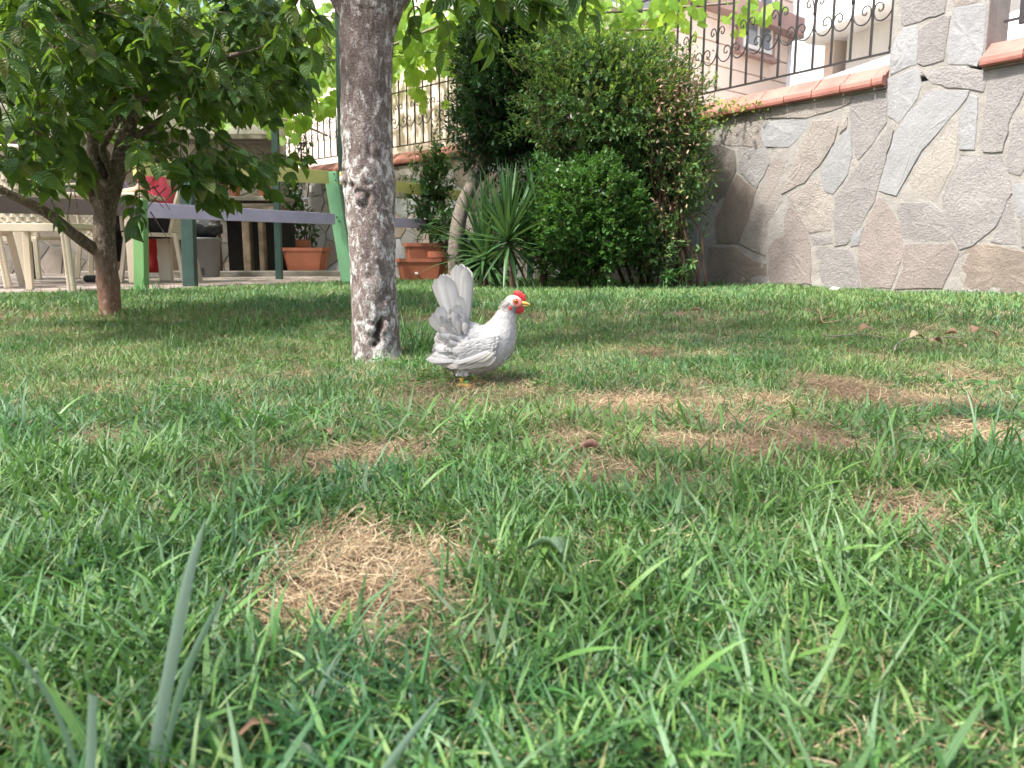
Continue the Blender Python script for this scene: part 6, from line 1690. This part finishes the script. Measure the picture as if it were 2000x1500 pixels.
scatter_object('broad_lawn_grass', np.stack([x, y, ground_z_np(x, y)+.005], 1), R.uniform(0, 6.28, len(x)), R.normal(0, .15, len(x)), R.uniform(.4, .8, len(x)), R.integers(0, 8, len(x)), broad)
P = []
for _ in range(46):
    cx_, cy_ = R.uniform(-1.6, 1.6), R.uniform(.5, 3.2)
    if abs(cx_) > .75*cy_: continue
    for _k in range(14): P.append((cx_+R.normal(0, .05), cy_+R.normal(0, .05)))
P = np.array(P); zc_ = ground_z_np(P[:, 0], P[:, 1])
tri = []
for k in range(3):
    a_ = k*2.094+R.uniform(0, .5); n_ = len(P); D = np.stack([np.full(n_, math.cos(a_)), np.full(n_, math.sin(a_)), np.full(n_, .25)], 1)+R.normal(0, .2, (n_, 3))
    tri.append(scatter(ROUNDL, np.column_stack([P, zc_+R.uniform(.018, .034, n_)]), frames(D, rollamp=.3), R.uniform(.010, .017, n_)))
o = merged('clover', M['box'], tri); o['kind'] = 'stuff'
# dry thatch
x, y = sample(30000, .2, 3.6, .4); d = dryness(x, y); keep = R.random(len(x)) < np.clip((d-.06)*1.6, .22, 1); x, y, d = x[keep], y[keep], d[keep]
scatter_object('dry_thatch', np.stack([x, y, ground_z_np(x, y)+.012*np.clip(d-.6, 0, 1)], 1), R.uniform(0, 6.28, len(x)), R.normal(0, .13, len(x)), R.uniform(.7, 1.2, len(x)), R.integers(0, 8, len(x)), dry)
x, y = sample(14000, .2, 7.5, .4)
scatter_object('pale_stubble', np.stack([x, y, ground_z_np(x, y)], 1), R.uniform(0, 6.28, len(x)), R.normal(0, .2, len(x)), R.uniform(.5, 1.0, len(x))*(1+.06*y), R.integers(0, 5, len(x)), drystub)
# lush tufts
TT = []
def tuft(x, y, n, spread, s0=.7, s1=1.0):
    c = onlawn(x, y)
    for _ in range(n): TT.append((c.x+R.normal(0, spread), c.y+R.normal(0, spread), R.uniform(s0, s1)))
for a in ((805, 690, 9, .045, .8, 1.15), (835, 700, 4, .04), (690, 700, 4, .04, .5, .8), (740, 712, 5, .05, .35, .6), (1930, 960, 7, .035, .5, .8), (1985, 930, 5, .04), (1760, 960, 2, .02), (20, 900, 8, .05, .7, 1.1), (-30, 870, 6, .05), (280, 578, 9, .08, .9, 1.2), (340, 578, 6, .12), (200, 590, 6, .15, .5, .9), (650, 566, 5, .1, .5, .9),
          (1140, 590, 9, .1, .5, 1.0), (1060, 585, 8, .15, .5, .9), (1220, 580, 8, .2, .5, .9), (960, 590, 8, .15, .4, .8), (460, 830, 3, .04, .5, .7), (1500, 780, 4, .05, .4, .7), (1280, 900, 3, .04, .4, .6), (1000, 1010, 3, .03, .4, .6), (560, 690, 4, .06, .4, .7), (330, 690, 3, .05, .5, .7),
          (1480, 1150, 5, .03, .5, .8), (1250, 1180, 4, .03, .45, .7), (940, 1150, 3, .02, .4, .6), (860, 1240, 2, .015, .35, .5), (1650, 1160, 3, .03, .4, .6), (450, 1130, 3, .02, .4, .6), (230, 1080, 4, .03, .4, .6), (1430, 1280, 4, .03, .4, .6), (1150, 1350, 3, .02, .35, .55), (1750, 1320, 3, .02, .35, .5), (600, 1350, 3, .02, .35, .5)): tuft(*a)
for _ in range(60):
    TT.append((R.uniform(-4, 3), R.uniform(4.2, 5.6), R.uniform(.3, .7)))
TT = np.array(TT); ok = usable(TT[:, 0], TT[:, 1]); TT = TT[ok]
scatter_object('tall_grass_tufts', np.stack([TT[:, 0], TT[:, 1], ground_z_np(TT[:, 0], TT[:, 1])], 1), R.uniform(0, 6.28, len(TT)), R.normal(0, .1, len(TT)), TT[:, 2], R.integers(0, 5, len(TT)), tall)
# a few single broad blades close to the camera
M['blade'] = M['grass']
def big_blade(label, pts, Y, w, tint, mat=None, dY=0, cut=False):
    sp_ = spline([at(x, y, Y+dY*i/(len(pts)-1)) for i, (x, y) in enumerate(pts)], 14); V = []; L = []
    g0 = ground_z(sp_[0][0], sp_[0][1])
    for i in range(14):
        t = i/13; p = Vector(sp_[i]); d = Vector(sp_[min(i+1, 13)]-sp_[max(i-1, 0)]).normalized(); s_ = d.cross(Vector((.25, 1, .2))).normalized(); nn_ = s_.cross(d)
        ww = w/2*((.75+.35*t)*(1-t**2.6) if not cut else .9)
        for k in (-1, 0, 1): V.append(p+s_*k*ww+nn_*abs(k)*ww*.45); L.append((k, t, tint))
    F = [(i*3+j, i*3+j+1, i*3+j+4, i*3+j+3) for i in range(13) for j in range(2)]; c = V[1].copy()
    o = link('grass_blade', new_mesh('grass_blade', [v-c for v in V], F, mat or M['bluegrass'], L, True), None, c); tag(o, label, 'grass blade'); return o
m = Mat('bluish_broad_blade'); u, v, w = m.attr(); c = m.ramp(w, [(0, (.03, .09, .035)), (.5, (.11, .19, .12)), (1, (.18, .26, .2))]); m.color(c); m.set(Roughness=.42)
m.lk(m.bump(m.math('SINE', m.math('MULTIPLY', u, 28.)), .3, .0004), m.b.inputs['Normal']); m.translucent(c, .25); M['bluegrass'] = m.m
big_blade('wide grey green blade leaning right across the lower left foreground', [(285, 1540), (330, 1300), (365, 1130), (402, 1010)], .42, .0105, .9)
big_blade('dark green upright blade right of the wide grey green blade', [(470, 1240), (460, 1140), (456, 1060), (453, 985)], .72, .0075, .2)
big_blade('broad cut blade standing near the lower left corner', [(172, 1540), (175, 1440), (178, 1358)], .36, .0065, .8, cut=True)
big_blade('long mid green blade leaning right beside the wide grey green blade', [(300, 1560), (350, 1350), (400, 1230), (445, 1150)], .42, .0060, .5)
big_blade('long arched blade leaning left from the lower left', [(160, 1540), (110, 1400), (50, 1300), (-20, 1240)], .40, .006, .5)
big_blade('blade rising to the right near bottom centre', [(740, 1520), (800, 1440), (870, 1350)], .38, .0055, .7)
big_blade('broad bluish blade slanting on the right foreground', [(1450, 1235), (1420, 1180), (1360, 1110), (1270, 1045)], .70, .0085, .85, dY=.08)
big_blade('pale upright blade left of the bare patch at right', [(1650, 1085), (1648, 1040), (1665, 950)], .95, .006, .7)
big_blade('flat pale blade lying across the right foreground', [(1560, 1218), (1620, 1212), (1670, 1214)], .62, .008, .8)
big_blade('dark blade crossing the straw patch', [(800, 1290), (785, 1260), (760, 1215), (748, 1165)], .66, .007, .15)
